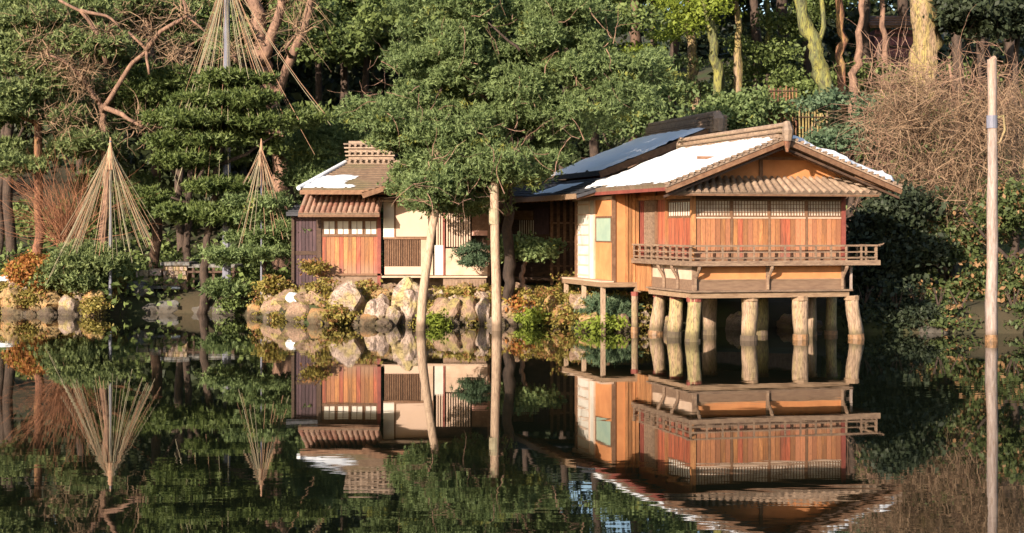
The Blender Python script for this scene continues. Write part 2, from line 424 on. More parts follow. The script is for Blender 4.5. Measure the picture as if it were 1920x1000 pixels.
def leaves(name, blobs, mat, dens=6, spread=0.2, per=14, size=0.09, up=0.4, asp=0.55):
    p, nn, t, o = clump_points(blobs, dens, spread, per)
    N = len(p)
    n = unit(rng.normal(size=(N, 3)) + nn * 0.6 + np.array([0, 0, up]))
    a = unit(np.cross(n, rng.normal(size=(N, 3)))); b = np.cross(n, a)
    s = size * rng.uniform(0.6, 1.3, size=(N, 1))
    v = np.empty((N * 4, 3))
    v[0::4] = p - a * s; v[1::4] = p - b * s * asp; v[2::4] = p + a * s; v[3::4] = p + b * s * asp
    tone = np.clip(t * 0.6 + rng.uniform(0, 0.5, size=N), 0, 1)
    return tri_mesh(name, v, tone, o, mat, per=4)

def strands(name, starts, dirs, length, width, droop, mat, seg=6, curl=0.25):
    """thin curved twigs as two-sided ribbons"""
    n = len(starts)
    L = length * rng.uniform(0.5, 1.2, size=(n, 1))
    d = unit(dirs + rng.normal(size=(n, 3)) * 0.12)
    side = unit(np.cross(d, rng.normal(size=(n, 3))))
    p = starts.copy(); rows = []
    for i in range(seg + 1):
        wd = width * (1 - 0.8 * i / seg)
        rows.append((p - side * wd, p + side * wd))
        d = unit(d + rng.normal(size=(n, 3)) * curl + np.array([0, 0, -droop]))
        p = p + d * L / seg
    quads = []
    for i in range(seg):
        q = np.stack([rows[i][0], rows[i][1], rows[i + 1][1], rows[i + 1][0]], axis=1)
        quads.append(q)
    v = np.concatenate(quads).reshape(-1, 3)
    tone = rng.uniform(0, 1, size=len(v) // 4)
    return tri_mesh(name, v, tone, None, mat, per=4)

def wpath(a, b, n, amp, seed):
    a, b = Vector(a), Vector(b); out = []
    for i in range(n + 1):
        t = i / n
        p = a.lerp(b, t)
        w = math.sin(math.pi * t) if i not in (0,) else 0
        p += Vector((noise.noise(Vector((seed, t * 3.1, 0))), noise.noise(Vector((seed, 7.7, t * 3.1))), 0)) * amp * (0.3 + w) * (t > 0)
        out.append(p)
    return out

def multi(pts, n=3, amp=0.08, seed=0):
    out = [Vector(pts[0])]
    for i in range(len(pts) - 1):
        out += wpath(pts[i], pts[i + 1], n, amp, seed + i * 3.3)[1:]
    return out

# ------------------------------------------------------------------ terrain and water
SHORE = [(-400, 90), (-60, 64), (-30, 60), (-18.5, 58.2), (-14.8, 57.6), (-13.6, 59.2), (-10.2, 58.4), (-8.4, 55.2), (-6.6, 52.6), (-4, 51.9),
         (-1, 51.7), (1.4, 51.4), (2.3, 49.2), (3.9, 48.9), (4.8, 50.6), (9.4, 50.6), (10.6, 48.0), (15, 47.4), (25, 46), (60, 40), (400, 20)]
def yshore(x):
    for (a, ya), (b, yb) in zip(SHORE, SHORE[1:]):
        if x <= b:
            t = (x - a) / (b - a); return ya + (yb - ya) * t
    return SHORE[-1][1]
def ground(x, y):
    s = y - yshore(x)
    if y < 8:                                   # near bank, where the photographer stands
        t = smooth((6 - y) / 5.0)
        return -1.0 + 2.5 * t
    z = -1.0 + 1.75 * smooth((s + 1.0) / 2.0) + 0.3 * smooth((s - 1) / 2.5)
    right = smooth((x - 0.0) / 9.0)
    st = 61 - 6.5 * smooth((x - 9) / 5)
    zr = 7.2 * smooth((y - st) / 17.0) + 0.16 * max(0, y - st - 12)
    zl = 0.02 * max(0, s) + 0.22 * max(0, y - 72)
    hill = zl * (1 - right) + zr * right
    hill = min(hill, 34 + 0.01 * (y - 200))
    z += hill if s > 0 else 0
    z += 0.10 * noise.noise(Vector((x * 0.5, y * 0.5, 0))) * smooth((s + 1) / 2) + 0.35 * noise.noise(Vector((x * 0.13, y * 0.13, 3))) * smooth((s - 5) / 10)
    return z
def axis(lo, hi, step, far, k=1.35):
    a = list(np.arange(lo, hi + 1e-6, step)); s = step
    while a[-1] < far: s *= k; a.append(a[-1] + s)
    s = step
    while a[0] > -far: s *= k; a.insert(0, a[0] - s)
    return a
xs, ys = axis(-26, 26, 0.55, 1800), axis(44, 84, 0.5, 1800)
mb = MB()
mb.v = [(x, y, ground(x, y)) for y in ys for x in xs]
nx = len(xs)
mb.f = [(j*nx+i, j*nx+i+1, (j+1)*nx+i+1, (j+1)*nx+i) for j in range(len(ys)-1) for i in range(nx-1)]
link('ground', mb.mesh('ground', True), soil, kind='structure')

def water_material():
    m, nt, out = nodes_of('pond_water')
    N, L = nt.nodes.new, nt.links.new
    bs = N('ShaderNodeBsdfPrincipled')
    bs.inputs['Base Color'].default_value = (0.005, 0.007, 0.004, 1)
    bs.inputs['Roughness'].default_value = 0.015
    bs.inputs['IOR'].default_value = 1.6
    bs.inputs['Specular IOR Level'].default_value = 0.6
    tc = N('ShaderNodeTexCoord')
    n1 = N('ShaderNodeTexNoise'); n1.inputs['Scale'].default_value = 2.2; n1.inputs['Detail'].default_value = 2
    n2 = N('ShaderNodeTexNoise'); n2.inputs['Scale'].default_value = 0.09; n2.inputs['Detail'].default_value = 2
    mp = N('ShaderNodeMapping'); mp.inputs['Scale'].default_value = (0.45, 1.0, 1.0)
    L(tc.outputs['Object'], mp.inputs[0]); L(mp.outputs[0], n1.inputs['Vector']); L(mp.outputs[0], n2.inputs['Vector'])
    mr = N('ShaderNodeMapRange'); mr.inputs[1].default_value = 0.42; mr.inputs[2].default_value = 0.66
    mr.inputs[3].default_value = 0.10; mr.inputs[4].default_value = 1.0
    L(n2.outputs['Fac'], mr.inputs[0])
    ml = N('ShaderNodeMath'); ml.operation = 'MULTIPLY'
    L(n1.outputs['Fac'], ml.inputs[0]); L(mr.outputs[0], ml.inputs[1])
    bp = N('ShaderNodeBump'); bp.inputs['Strength'].default_value = 0.09; bp.inputs['Distance'].default_value = 0.02
    L(ml.outputs[0], bp.inputs['Height']); L(bp.outputs[0], bs.inputs['Normal'])
    L(bs.outputs[0], out.inputs['Surface'])
    return m
link('pond_water', MB().add([(-500, -8, 0), (500, -8, 0), (500, 95, 0), (-500, 95, 0)], [(0, 1, 2, 3)]), water_material(), kind='structure')

# ------------------------------------------------------------------ the tea pavilion on stilts
PA = R(15)
PO = (4.99, 44.0, 0.0)
def loc2w(u, v, z=0):
    return Vector((PO[0] + u * math.cos(PA) - v * math.sin(PA), PO[1] + u * math.sin(PA) + v * math.cos(PA), z))
tea = thing('tea_house', 'orange boarded tea house on log stilts over the pond with snow on its gable roof', 'tea house', PO, PA)
W, DP = 4.52, 4.5
CU = W / 2
# lower body: base beam, plank band, ochre plaster band, deck
for (x0, x1, y0, y1) in ((-0.12, W + 0.12, -0.12, 0.06), (-0.12, 0.06, 0.06, 3.3), (W - 0.06, W + 0.12, 0.06, DP), (-0.12, W + 0.12, DP - 0.1, DP + 0.1)):
    B('base_beam', tea, beamwood, x0, x1, y0, y1, 1.20, 1.36)
B('base_ledge', tea, greywood, -0.2, W + 0.2, -0.2, 0.0, 1.362, 1.41)
B('base_ledge', tea, greywood, -0.2, 0.0, 0.003, 3.3, 1.362, 1.41)
B('floor', tea, darkwood, 0.06, W - 0.06, 0.06, DP, 1.25, 1.4)
B('plank_band', tea, plankwood, 0.0, W, 0.0, 0.08, 1.41, 1.70)
B('plank_band', tea, plankwood, 0.0, 0.08, 0.08, 3.3, 1.41, 1.70)
B('plank_band', tea, plankwood, W - 0.08, W, 0.08, DP, 1.36, 1.70)
B('plaster_band', tea, ochre, 0.012, W - 0.012, 0.012, 0.08, 1.70, 2.12)
B('plaster_band', tea, cream, 0.012, 0.08, 0.08, 3.3, 1.70, 2.12)
B('plaster_band', tea, ochre, W - 0.08, W - 0.012, 0.08, DP, 1.70, 2.12)
B('band_rail', tea, beamwood, -0.015, W + 0.015, -0.015, 0.05, 1.68, 1.715)
for u in (0.02, 2.2, W - 0.02):
    B('band_post', tea, greywood, u - 0.05, u + 0.05, -0.04, 0.05, 1.41, 2.12)
# slatted skirt where the side wall meets the block behind
B('skirt_backing', tea, brownwood, -0.02, 0.06, 3.3, 4.5, 1.28, 2.12)
for i in range(9):
    v = 3.32 + i * 0.132
    B('skirt_slat', tea, board_pale, -0.07, -0.022, v, v + 0.105, 1.26, 2.14)
# balcony deck round two sides
B('deck', tea, beamwood, -0.22, 5.42, -0.34, -0.0, 2.12, 2.20)
B('deck', tea, beamwood, -0.22, 0.0, 0.0, 4.4, 2.12, 2.20)
B('deck', tea, beamwood, W, 5.42, 0.0, 2.6, 2.12, 2.20)
B('floor', tea, darkwood, 0.0, W, 0.0, DP, 2.10, 2.19)
B('deck_edge', tea, greywood, -0.27, 5.47, -0.39, -0.34, 2.09, 2.23)
B('deck_edge', tea, greywood, -0.27, -0.22, -0.34, 4.4, 2.09, 2.23)
B('deck_edge', tea, greywood, 5.42, 5.47, -0.34, 2.6, 2.09, 2.23)
# curved brackets below the deck
def bracket(par, base, out, z0=1.42, z1=2.1, reach=0.45):
    bx, by = base; ox, oy = out
    pts = []
    for i in range(11):
        t = i / 10
        s = reach * (0.10 + 0.9 * smooth((t - 0.35) / 0.65))
        pts.append((bx + ox * s, by + oy * s, z0 + (z1 - z0) * (t if t < 0.8 else 0.8 + (t - 0.8) * 0.9)))
    mb_ = MB()
    mb_.tube(pts, [0.045] * 8 + [0.05, 0.055, 0.05], 6)
    link('bracket', mb_, greywood, par)
for u in (0.05, 2.2, 4.47): bracket(tea, (u, -0.02), (0, -1), reach=0.32)
for v in (1.1, 2.2): bracket(tea, (-0.02, v), (-1, 0), reach=0.2)
B('bracket_post', tea, greypole, W + 0.16, W + 0.22, -0.12, -0.06, 1.36, 2.09)
# railing
def rail_run(par, a, b, n):
    a, b = Vector(a), Vector(b)
    for z, h in ((2.30, 0.045), (2.46, 0.032), (2.64, 0.05)):
        e = (b - a).normalized() * (0.12 if z > 2.6 else 0.0)
        link('rail', MB().bar((a.x - e.x, a.y - e.y, z), (b.x + e.x, b.y + e.y, z), 0.05, h), greywood, par)
    for i in range(n + 1):
        p = a.lerp(b, i / n)
        tall = 2.665 if i % 2 == 0 else 2.62
        link('baluster', MB().bar((p.x, p.y, 2.2), (p.x, p.y, tall), 0.048, 0.048, (0, 1, 0)), greywood, par)
rail_run(tea, (-0.2, -0.31, 0), (5.38, -0.31, 0), 12)
rail_run(tea, (-0.2, -0.26, 0), (-0.2, 4.35, 0), 9)
rail_run(tea, (5.38, -0.26, 0), (5.38, 2.55, 0), 5)
link('rail_end', MB().tube([(5.45, -0.31, 2.65), (5.56, -0.31, 2.67), (5.62, -0.31, 2.70)], [0.028, 0.024, 0.018], 6), greywood, tea)
# main walls: front bays
ZF, ZT = 2.2, 4.0
for u in (0.0, W):
    B('corner_post', tea, board_pale if u == 0 else paint_red, u - 0.06, u + 0.06, -0.03, 0.09, ZF, 4.42)
bw = W / 4
B('lintel', tea, darkwood, 0.06, W - 0.06, 0.0, 0.08, 3.93, 4.45)
B('door_track', tea, brownwood, 0.06, W - 0.06, -0.02, 0.07, 2.2, 2.26)
def shoji_window(par, axis_, c0, c1, z0, z1, off, cols, rows, paper=shoji):
    """paper pane behind a fine wooden grid; axis_ 'x' runs along the front, 'y' along the side"""
    f = link('window', MB().box(c0, c1, off + 0.03, off + 0.045, z0, z1) if axis_ == 'x' else MB().box(off + 0.03, off + 0.045, c0, c1, z0, z1), paper, par)
    g = MB()
    for i in range(cols + 1):
        c = c0 + (c1 - c0) * i / cols
        w_ = 0.022 if i in (0, cols) else 0.008
        g.box(*( (c - w_, c + w_, off + 0.004, off + 0.028) if axis_ == 'x' else (off + 0.004, off + 0.028, c - w_, c + w_)), z0, z1)
    link('muntin', g, brownwood, f)
    g = MB()
    for j in range(rows + 1):
        z = z0 + (z1 - z0) * j / rows
        w_ = 0.02 if j in (0, rows) else 0.007
        g.box(*((c0, c1, off, off + 0.026) if axis_ == 'x' else (off, off + 0.026, c0, c1)), z - w_, z + w_)
    link('window_frame', g, brownwood, f)
    return f
for k in range(4):
    a, b = k * bw + (0.07 if k == 0 else 0.035), (k + 1) * bw - (0.07 if k == 3 else 0.035)
    shoji_window(tea, 'x', a, b, 3.46, 3.90, 0.0, 12, 4)
    B('window_sill', tea, cream, a, b, -0.012, 0.05, 3.395, 3.435)
    if k: B('mullion', tea, brownwood, k * bw - 0.03, k * bw + 0.03, -0.012, 0.07, 2.26, 3.93)
    nb = 7
    for i in range(nb):
        x0 = a + (b - a) * i / nb
        B('board', tea, redwood if (k == 2 and i in (2, 3)) or (k == 1 and i == 1) else board, x0 + 0.006, x0 + (b - a) / nb - 0.006, 0.01 + 0.006 * (i % 2), 0.05, 2.26, 3.39)
B('board_backing', tea, darkwood, 0.06, W - 0.06, 0.052, 0.09, 2.2, 3.46)
# left side bays
B('side_backing', tea, darkwood, 0.09, 0.13, 0.1, DP, 2.2, 4.4)
shoji_window(tea, 'y', 0.12, 1.98, 3.46, 3.88, -0.0, 10, 1, whitep)
for i in range(12):
    v = 0.12 + i * 0.155
    B('side_board', tea, redwood, 0.0 + 0.005 * (i % 2), 0.05, v + 0.006, v + 0.149, 2.26, 3.42)
B('side_sill', tea, brownwood, -0.01, 0.06, 0.1, 2.0, 3.42, 3.46)
B('side_post', tea, board, -0.05, 0.08, 2.0, 2.12, ZF, 4.2)
for i in range(5):
    v = 2.14 + i * 0.14
    B('side_board', tea, redwood, 0.0, 0.05, v + 0.005, v + 0.135, 2.26, 3.95)
B('side_post', tea, brownwood, -0.05, 0.08, 2.86, 2.96, ZF, 4.2)
for i in range(8):
    v = 3.0 + i * 0.18
    B('side_slat', tea, greywood if i < 6 else paint_red, 0.0, 0.05, v, v + 0.11, 2.26, 3.95)
B('side_lintel', tea, board_pale, -0.05, 0.06, 0.1, DP, 3.955, 4.08)
B('side_frieze', tea, ochre, 0.0, 0.06, 0.1, DP, 4.08, 4.42)
B('back_wall', tea, brownwood, 0.1, W, DP - 0.08, DP, 1.4, 4.5)
B('right_wall', tea, brownwood, W - 0.08, W - 0.01, 0.1, DP - 0.1, 2.2, 4.4)
# main gable roof
EZ, AZ, HW = 4.30, 5.62, 3.40
FV, BV = -1.05, 6.6
eL, eR, ap = (CU - HW), (CU + HW), CU
LA, LB, LC, LD = (eL, BV, EZ), (eL, FV, EZ), (ap, FV, AZ), (ap, BV, AZ)
RA_, RB_, RC_, RD_ = (eR, FV, EZ), (eR, BV, EZ), (ap, BV, AZ), (ap, FV, AZ)
slope('roof_slope', tea, shingle, LA, LB, LC, LD, 0.10, 14)
slope('roof_slope', tea, shingle, RA_, RB_, RC_, RD_, 0.10, 14)
snow_on(tea, LA, LB, LC, LD, m=(0.03, 0.055, 0.07, 0.03), nu=70, nv=36, seed=3, cover=-0.025)
snow_on(tea, RA_, RB_, RC_, RD_, m=(0.01, 0.01, 0.03, 0.08), nu=70, nv=40, seed=9, th=0.26)
for s in (-1, 1):
    e = Vector((ap + s * (HW + 0.08), FV - 0.02, EZ - 0.03)); a = Vector((ap, FV - 0.02, AZ))
    for (dz, w_, h_, dy, mt, nm) in ((-0.14, 0.05, 0.13, -0.02, brownwood, 'barge_board'), (-0.03, 0.14, 0.05, 0.0, tile, 'rake_tile_course'), (-0.30, 0.05, 0.06, 0.12, darkwood, 'barge_board')):
        off = Vector((0, dy, dz))
        link(nm, MB().bar(e + off, a + off, w_, h_), mt, tea)
    n_r = 20
    for i in range(n_r):
        p = e.lerp(a, (i + 0.3) / n_r)
        link('rake_tile', MB().tube([p + Vector((0, -0.10, 0.03)), p + Vector((0, 0.14, 0.03))], 0.042, 7), tile, tea)
# rafters seen under both eaves and the purlin ends
for i in range(24):
    v = FV + 0.15 + i * (BV - FV - 0.3) / 23
    link('rafter', MB().bar((eL + 0.06, v, EZ - 0.13), (0.1, v, EZ - 0.13 + (1.04) * (AZ - EZ) / HW), 0.06, 0.09), board if i > 4 else brownwood, tea)
for i in range(10):
    v = FV + 0.15 + i * 0.5
    link('rafter', MB().bar((eR - 0.06, v, EZ - 0.13), (W - 0.1, v, EZ - 0.13 + (1.04) * (AZ - EZ) / HW), 0.06, 0.09), brownwood, tea)
B('eave_fascia', tea, paint_red, eL + 0.0, eL + 0.05, FV + 0.1, BV - 0.1, EZ - 0.17, EZ - 0.075)
# gable wall, struts and king post
mbg = MB()
zt = AZ - 0.16
def gz(u): return zt - abs(u - CU) * (AZ - EZ) / HW
mbg.add([(-0.05, 0, 4.44), (W + 0.05, 0, 4.44), (W + 0.05, 0, gz(W + 0.05)), (CU, 0, zt), (-0.05, 0, gz(-0.05)),
         (-0.05, 0.08, 4.44), (W + 0.05, 0.08, 4.44), (W + 0.05, 0.08, gz(W + 0.05)), (CU, 0.08, zt), (-0.05, 0.08, gz(-0.05))],
        [(0, 1, 2, 3, 4), (9, 8, 7, 6, 5), (0, 5, 6, 1), (1, 6, 7, 2), (2, 7, 8, 3), (3, 8, 9, 4), (4, 9, 5, 0)])
link('gable_wall', mbg, ochre, tea)
B('king_post', tea, brownwood, CU - 0.32, CU - 0.22, -0.06, 0.0, 4.46, 5.3)
B('tie_beam', tea, brownwood, 0.1, W - 0.1, -0.05, 0.0, 5.03, 5.11)
for s in (-1, 1):
    link('gable_strut', MB().bar((CU + s * 2.75, -0.42, 4.36), (CU, -0.42, 5.43), 0.09, 0.12), brownwood, tea)
link('purlin', MB().tube([(CU, -0.95, 5.38), (CU, 0.1, 5.38)], 0.09, 8), paint_red, tea)
# front pent roof of barrel tiles
pA, pB, pC, pD = (-0.95, -0.80, 4.09), (5.28, -0.80, 4.09), (5.0, 0.0, 4.50), (-0.55, 0.0, 4.50)
slope('pent_roof', tea, tile, pA, pB, pC, pD, 0.06, 5, 0.02)
tile_field(tea, tile, pA, pB, pC, pD, 28, 2, 0.075)
link('pent_eave_board', MB().bar((-0.9, -0.76, 4.03), (5.22, -0.76, 4.03), 0.05, 0.05), brownwood, tea)
for i in range(17):
    u = -0.7 + i * 0.365
    link('pent_rafter', MB().bar((u, -0.75, 4.02), (u, 0.0, 4.37), 0.045, 0.05), brownwood, tea)
B('pent_bearer', tea, darkwood, -0.8, W + 0.6, -0.3, -0.24, 4.12, 4.2)
# ridge
B('ridge_base', tea, tile, CU - 0.17, CU + 0.17, FV + 0.05, BV, AZ - 0.06, AZ + 0.10)
B('ridge_course', tea, shingle, CU - 0.22, CU + 0.22, FV - 0.02, BV + 0.05, AZ + 0.10, AZ + 0.14)
B('ridge_body', tea, tile, CU - 0.13, CU + 0.13, FV + 0.02, BV, AZ + 0.14, AZ + 0.25)
B('ridge_course', tea, shingle, CU - 0.19, CU + 0.19, FV - 0.04, BV + 0.05, AZ + 0.25, AZ + 0.285)
link('ridge_cap', MB().tube([(CU, FV - 0.1, AZ + 0.31), (CU, BV + 0.08, AZ + 0.31)], 0.085, 10), tile, tea)
for i in range(30):
    v = FV + 0.18 + i * (BV - FV - 0.25) / 29
    link('ridge_tile', MB().tube([(CU - 0.25, v, AZ - 0.01), (CU - 0.10, v, AZ + 0.06)], 0.05, 7), tile, tea)
link('ridge_end', MB().tube([(CU, FV - 0.14, AZ - 0.12), (CU, FV - 0.16, AZ + 0.15), (CU, FV - 0.10, AZ + 0.4)], [0.12, 0.16, 0.09], 8), tile, tea)
link('ridge_pendant', MB().tube([(CU, FV - 0.12, AZ - 0.42), (CU, FV - 0.13, AZ - 0.22), (CU, FV - 0.12, AZ - 0.05)], [0.04, 0.09, 0.12], 8), redbark, tea)
link('ridge_end', MB().tube([(CU, BV + 0.1, AZ - 0.1), (CU, BV + 0.12, AZ + 0.15), (CU, BV + 0.08, AZ + 0.4)], [0.15, 0.2, 0.12], 8), tile, tea)

# stilts
def stilt_at(px_t, px_b, d, r0=0.17, r1=0.19, mossy=False, lab=None):
    r0 *= 1.14; r1 *= 1.14
    top, bot = Vector((X(px_t, d), d, 1.22)), Vector((X(px_b, d), d, 0.0))
    dirv = (bot - top)
    low = bot + dirv * 0.8
    inv = Matrix.Translation(PO) @ Matrix.Rotation(PA, 4, 'Z')
    inv = inv.inverted()
    pts = [inv @ top.lerp(low, i / 9) for i in range(10)]
    o = link('stilt', MB().tube(pts, [r0 + (r1 - r0) * i / 9 for i in range(10)], 12, 0.25).mesh('stilt', True), stiltmoss if mossy else stilt, tea)
    if lab: o['label'] = lab
    c = inv @ top
    link('stilt_cap', MB().tube([c + Vector((0, 0, -0.12)), c + Vector((0, 0, 0.004))], r0 * 1.12, 10), paint_red if px_t < 1310 else beamwood, tea)
    w0, w1 = inv @ (bot + Vector((0, 0, -0.05))), inv @ (bot - dirv * random.uniform(0.06, 0.15))
    link('waterline_ring', MB().tube([w0, w1], [r1 * 1.03, r1 * 1.0], 12), wetring if px_t > 1450 or px_t < 1240 else rockbrown, tea)
stilt_at(1302, 1299, 44.15, 0.17, 0.19, True)
stilt_at(1406, 1404, 44.6, 0.19, 0.21)
stilt_at(1500, 1502, 44.9, 0.19, 0.2)
stilt_at(1597, 1606, 45.2, 0.17, 0.2)
stilt_at(1269, 1264, 45.9, 0.17, 0.19, True)
stilt_at(1238, 1229, 47.2, 0.17, 0.2)
stilt_at(1332, 1330, 47.0, 0.18, 0.19)
stilt_at(1428, 1427, 46.8, 0.17, 0.18, True)
stilt_at(1520, 1520, 46.4, 0.15, 0.16)
stilt_at(1560, 1558, 47.0, 0.13, 0.17, True)
stilt_at(1190, 1190, 48.0, 0.09, 0.1)

# side block behind the pavilion, one building with it
U2 = -0.80
B('rear_floor', tea, beamwood, U2 - 0.38, W, 4.42, 8.7, 1.36, 1.50)
B('rear_sill', tea, cream, U2 - 0.40, U2 - 0.02, 4.40, 8.72, 1.50, 1.545)
B('rear_wall_front', tea, ochre, U2 + 0.06, -0.02, 4.5, 4.58, 1.505, 4.4)
for i in range(4):
    x0 = U2 + 0.36 + i * 0.115
    B('front_slat', tea, board_pale, x0, x0 + 0.09, 4.455, 4.498, 1.40, 4.3)
B('rear_corner_post', tea, brownwood, U2 - 0.04, U2 + 0.06, 4.46, 4.56, 1.505, 4.3)
B('rear_side_backing', tea, brownwood, U2 + 0.05, U2 + 0.1, 4.58, 8.6, 1.505, 4.3)
# orange panel with a green pane
B('side_panel', tea, ochre, U2, U2 + 0.05, 4.6, 6.25, 1.55, 2.70)
wf = B('window', tea, glassg, U2 - 0.004, U2 + 0.045, 4.72, 6.15, 2.74, 3.44)
link('window_frame', MB().box(U2 - 0.02, U2 + 0.03, 4.66, 4.72, 2.70, 3.5).box(U2 - 0.02, U2 + 0.03, 6.15, 6.21, 2.70, 3.5).box(U2 - 0.02, U2 + 0.03, 4.72, 6.15, 2.70, 2.74).box(U2 - 0.02, U2 + 0.03, 4.72, 6.15, 3.44, 3.5), brownwood, wf)
B('side_panel', tea, ochre, U2, U2 + 0.05, 4.6, 6.25, 3.5, 4.0)
B('rear_post', tea, cream, U2 - 0.03, U2 + 0.05, 6.26, 6.36, 1.55, 4.0)
B('white_panel', tea, whitep, U2, U2 + 0.05, 6.38, 8.1, 1.55, 4.0)
for i in range(8):
    z = 1.62 + i * 0.32
    B('panel_batten', tea, pinkcream, U2 - 0.02, U2, 6.9, 8.1, z, z + 0.05)
B('white_panel_stile', tea, pinkcream, U2 - 0.025, U2 - 0.0, 6.82, 6.88, 1.55, 4.0)
B('rear_post', tea, brownwood, U2 - 0.03, U2 + 0.05, 8.12, 8.24, 1.55, 4.0)
B('side_header', tea, cream, U2 - 0.03, U2 + 0.05, 4.56, 8.6, 4.0, 4.1)
for i in range(3):
    B('veranda_post', tea, polemat, U2 - 0.34, U2 - 0.22, 4.6 + i * 1.9, 4.72 + i * 1.9, -0.2, 1.36)
# lower side roof running back to the corridor
s0, s1, s2, s3 = (-1.75, 12.6, 4.12), (-1.75, 5.2, 4.14), (0.35, 5.2, 4.80), (0.35, 12.6, 4.80)
slope('side_roof', tea, darkroof, s0, s1, s2, s3, 0.10, 8)
snow_on(tea, s0, s1, s2, s3, m=(0.05, 0.5, 0.2, 0.25), seed=21, cover=0.05, th=0.04)
B('side_roof_fascia', tea, beamwood, -1.80, -1.75, 5.2, 12.6, 4.02, 4.18)
for i in range(14):
    v = 5.3 + i * 0.55
    link('side_rafter', MB().bar((-1.74, v, 4.02), (U2 + 0.1, v, 4.30), 0.05, 0.07), brownwood, tea)

# ------------------------------------------------------------------ main hall behind
hall = thing('main_hall', 'larger timber hall with bluish snow on its tall ridged roof behind the tea house', 'hall', PO, PA)
HU, HV0, HV1, HE, HA, HH = 4.4, 9.2, 15.5, 5.02, 6.60, 4.05
B('wall', hall, brownwood, 0.95, 8.0, 9.9, 15.0, 0.4, 5.15)
B('wall_band', hall, paint_red, 0.93, 0.95, 9.9, 15.0, 4.75, 5.1)
hA, hB, hC, hD = (HU - HH, HV1, HE), (HU - HH, HV0, HE), (HU, HV0, HA), (HU, HV1, HA)
slope('roof_slope', hall, darkroof, hA, hB, hC, hD, 0.14, 16)
slope('roof_slope', hall, darkroof, (HU + HH, HV0, HE), (HU + HH, HV1, HE), hD, hC, 0.14, 16)
snow_on(hall, hA, hB, hC, hD, m=(0.02, 0.02, 0.03, 0.08), nu=50, nv=30, seed=41, cover=-0.02)
for s in (-1, 1):
    link('barge_board', MB().bar((HU + s * (HH + .05), HV0 - 0.03, HE - 0.12), (HU, HV0 - 0.03, HA - 0.12), 0.05, 0.22), brownwood if s < 0 else darkwood, hall)
mbg = MB().add([(1, 9.9, 4.9), (7.8, 9.9, 4.9), (HU, 9.9, HA - 0.2), (1, 9.98, 4.9), (7.8, 9.98, 4.9), (HU, 9.98, HA - 0.2)],
               [(0, 1, 2), (5, 4, 3), (0, 3, 4, 1), (1, 4, 5, 2), (2, 5, 3, 0)])
link('gable_wall', mbg, brownwood, hall)
B('ridge_base', hall, tile, HU - 0.2, HU + 0.2, HV0 - 0.05, HV1, HA - 0.05, HA + 0.28)
for i in range(5):
    B('ridge_course', hall, tile, HU - 0.27 + 0.02 * i, HU + 0.27 - 0.02 * i, HV0 - 0.15, HV1 + 0.1, HA + 0.0 + i * 0.07, HA + 0.03 + i * 0.07)
B('ridge_body', hall, tile, HU - 0.15, HU + 0.15, HV0 + 0.9, HV1, HA + 0.28, HA + 0.34)
B('ridge_head', hall, tile, HU - 0.30, HU + 0.30, HV0 - 0.3, HV0 + 0.9, HA - 0.25, HA + 0.34)
for i in range(4):
    B('ridge_head_course', hall, shingle, HU - 0.34, HU + 0.34, HV0 - 0.34, HV0 + 0.94, HA - 0.14 + i * 0.13, HA - 0.10 + i * 0.13)
link('ridge_cap', MB().tube([(HU, HV0 - 0.3, HA + 0.40), (HU, HV1 + 0.1, HA + 0.40)], 0.10, 10), tile, hall)
link('ridge_end', MB().tube([(HU, HV0 - 0.24, HA - 0.2), (HU, HV0 - 0.26, HA + 0.2), (HU, HV0 - 0.18, HA + 0.42)], [0.2, 0.24, 0.14], 8), tile, hall)

# ------------------------------------------------------------------ connecting corridor in the shade
DC = 56.5
cor = thing('covered_corridor', 'dim covered corridor with slender posts linking the tea house to the left wing', 'corridor', (0, DC, 0), 0)
def cx(px): return X(px, DC)
def cz(py): return Z(py, DC)
B('wall', cor, darkwood, cx(905), cx(1095), 0.6, 0.7, 0.6, cz(375))
B('floor', cor, darkwood, cx(905), cx(1095), -0.5, 0.6, cz(520) - 0.1, cz(520))
slope('roof', cor, darkroof, (cx(900), -1.1, cz(372)), (cx(1092), -1.1, cz(366)), (cx(1092), 1.6, cz(335)), (cx(900), 1.6, cz(338)), 0.12, 8)
link('eave_board', MB().bar((cx(900), -1.08, cz(375)), (cx(1092), -1.08, cz(369)), 0.06, 0.1), brownwood, cor)
for px in (935, 1034, 1046, 1058, 1070, 1080):
    B('post', cor, brownwood, cx(px) - 0.05, cx(px) + 0.05, -0.55, -0.45, 0.5, cz(374))
for z in (cz(420), cz(455), cz(500)):
    B('cross_rail', cor, brownwood, cx(1030), cx(1084), -0.52, -0.48, z, z + 0.06)
B('hanging_panel', cor, brownwood, cx(962), cx(1000), 0.5, 0.58, cz(412), cz(395))
for i in range(8):
    B('lattice_bar', cor, shoji, cx(974) + i * 0.08, cx(974) + i * 0.08 + 0.03, 0.52, 0.58, cz(440), cz(413))
B('shade_purple_panel', cor, purplew, cx(1002), cx(1030), 0.5, 0.58, cz(440), cz(390))  # corridor shade is part of the panel's purple colour

# ------------------------------------------------------------------ left wing
DW = 54.6
wing = thing('garden_residence', 'low house with cream screens, orange doors and a patch of snow on its brown roof', 'house', (0, DW, 0), 0)
def wx(px): return X(px, DW)
def wz(py): return Z(py, DW)
FZ = wz(517)
B('foundation', wing, stonewall, wx(596), wx(716), 0.02, 5.0, 0.3, FZ)
B('foundation', wing, stonewall, wx(716), wx(912), 0.55, 5.0, 0.3, FZ - 0.1)
B('floor_beam', wing, brownwood, wx(596), wx(716), -0.06, 0.03, FZ, FZ + 0.07)
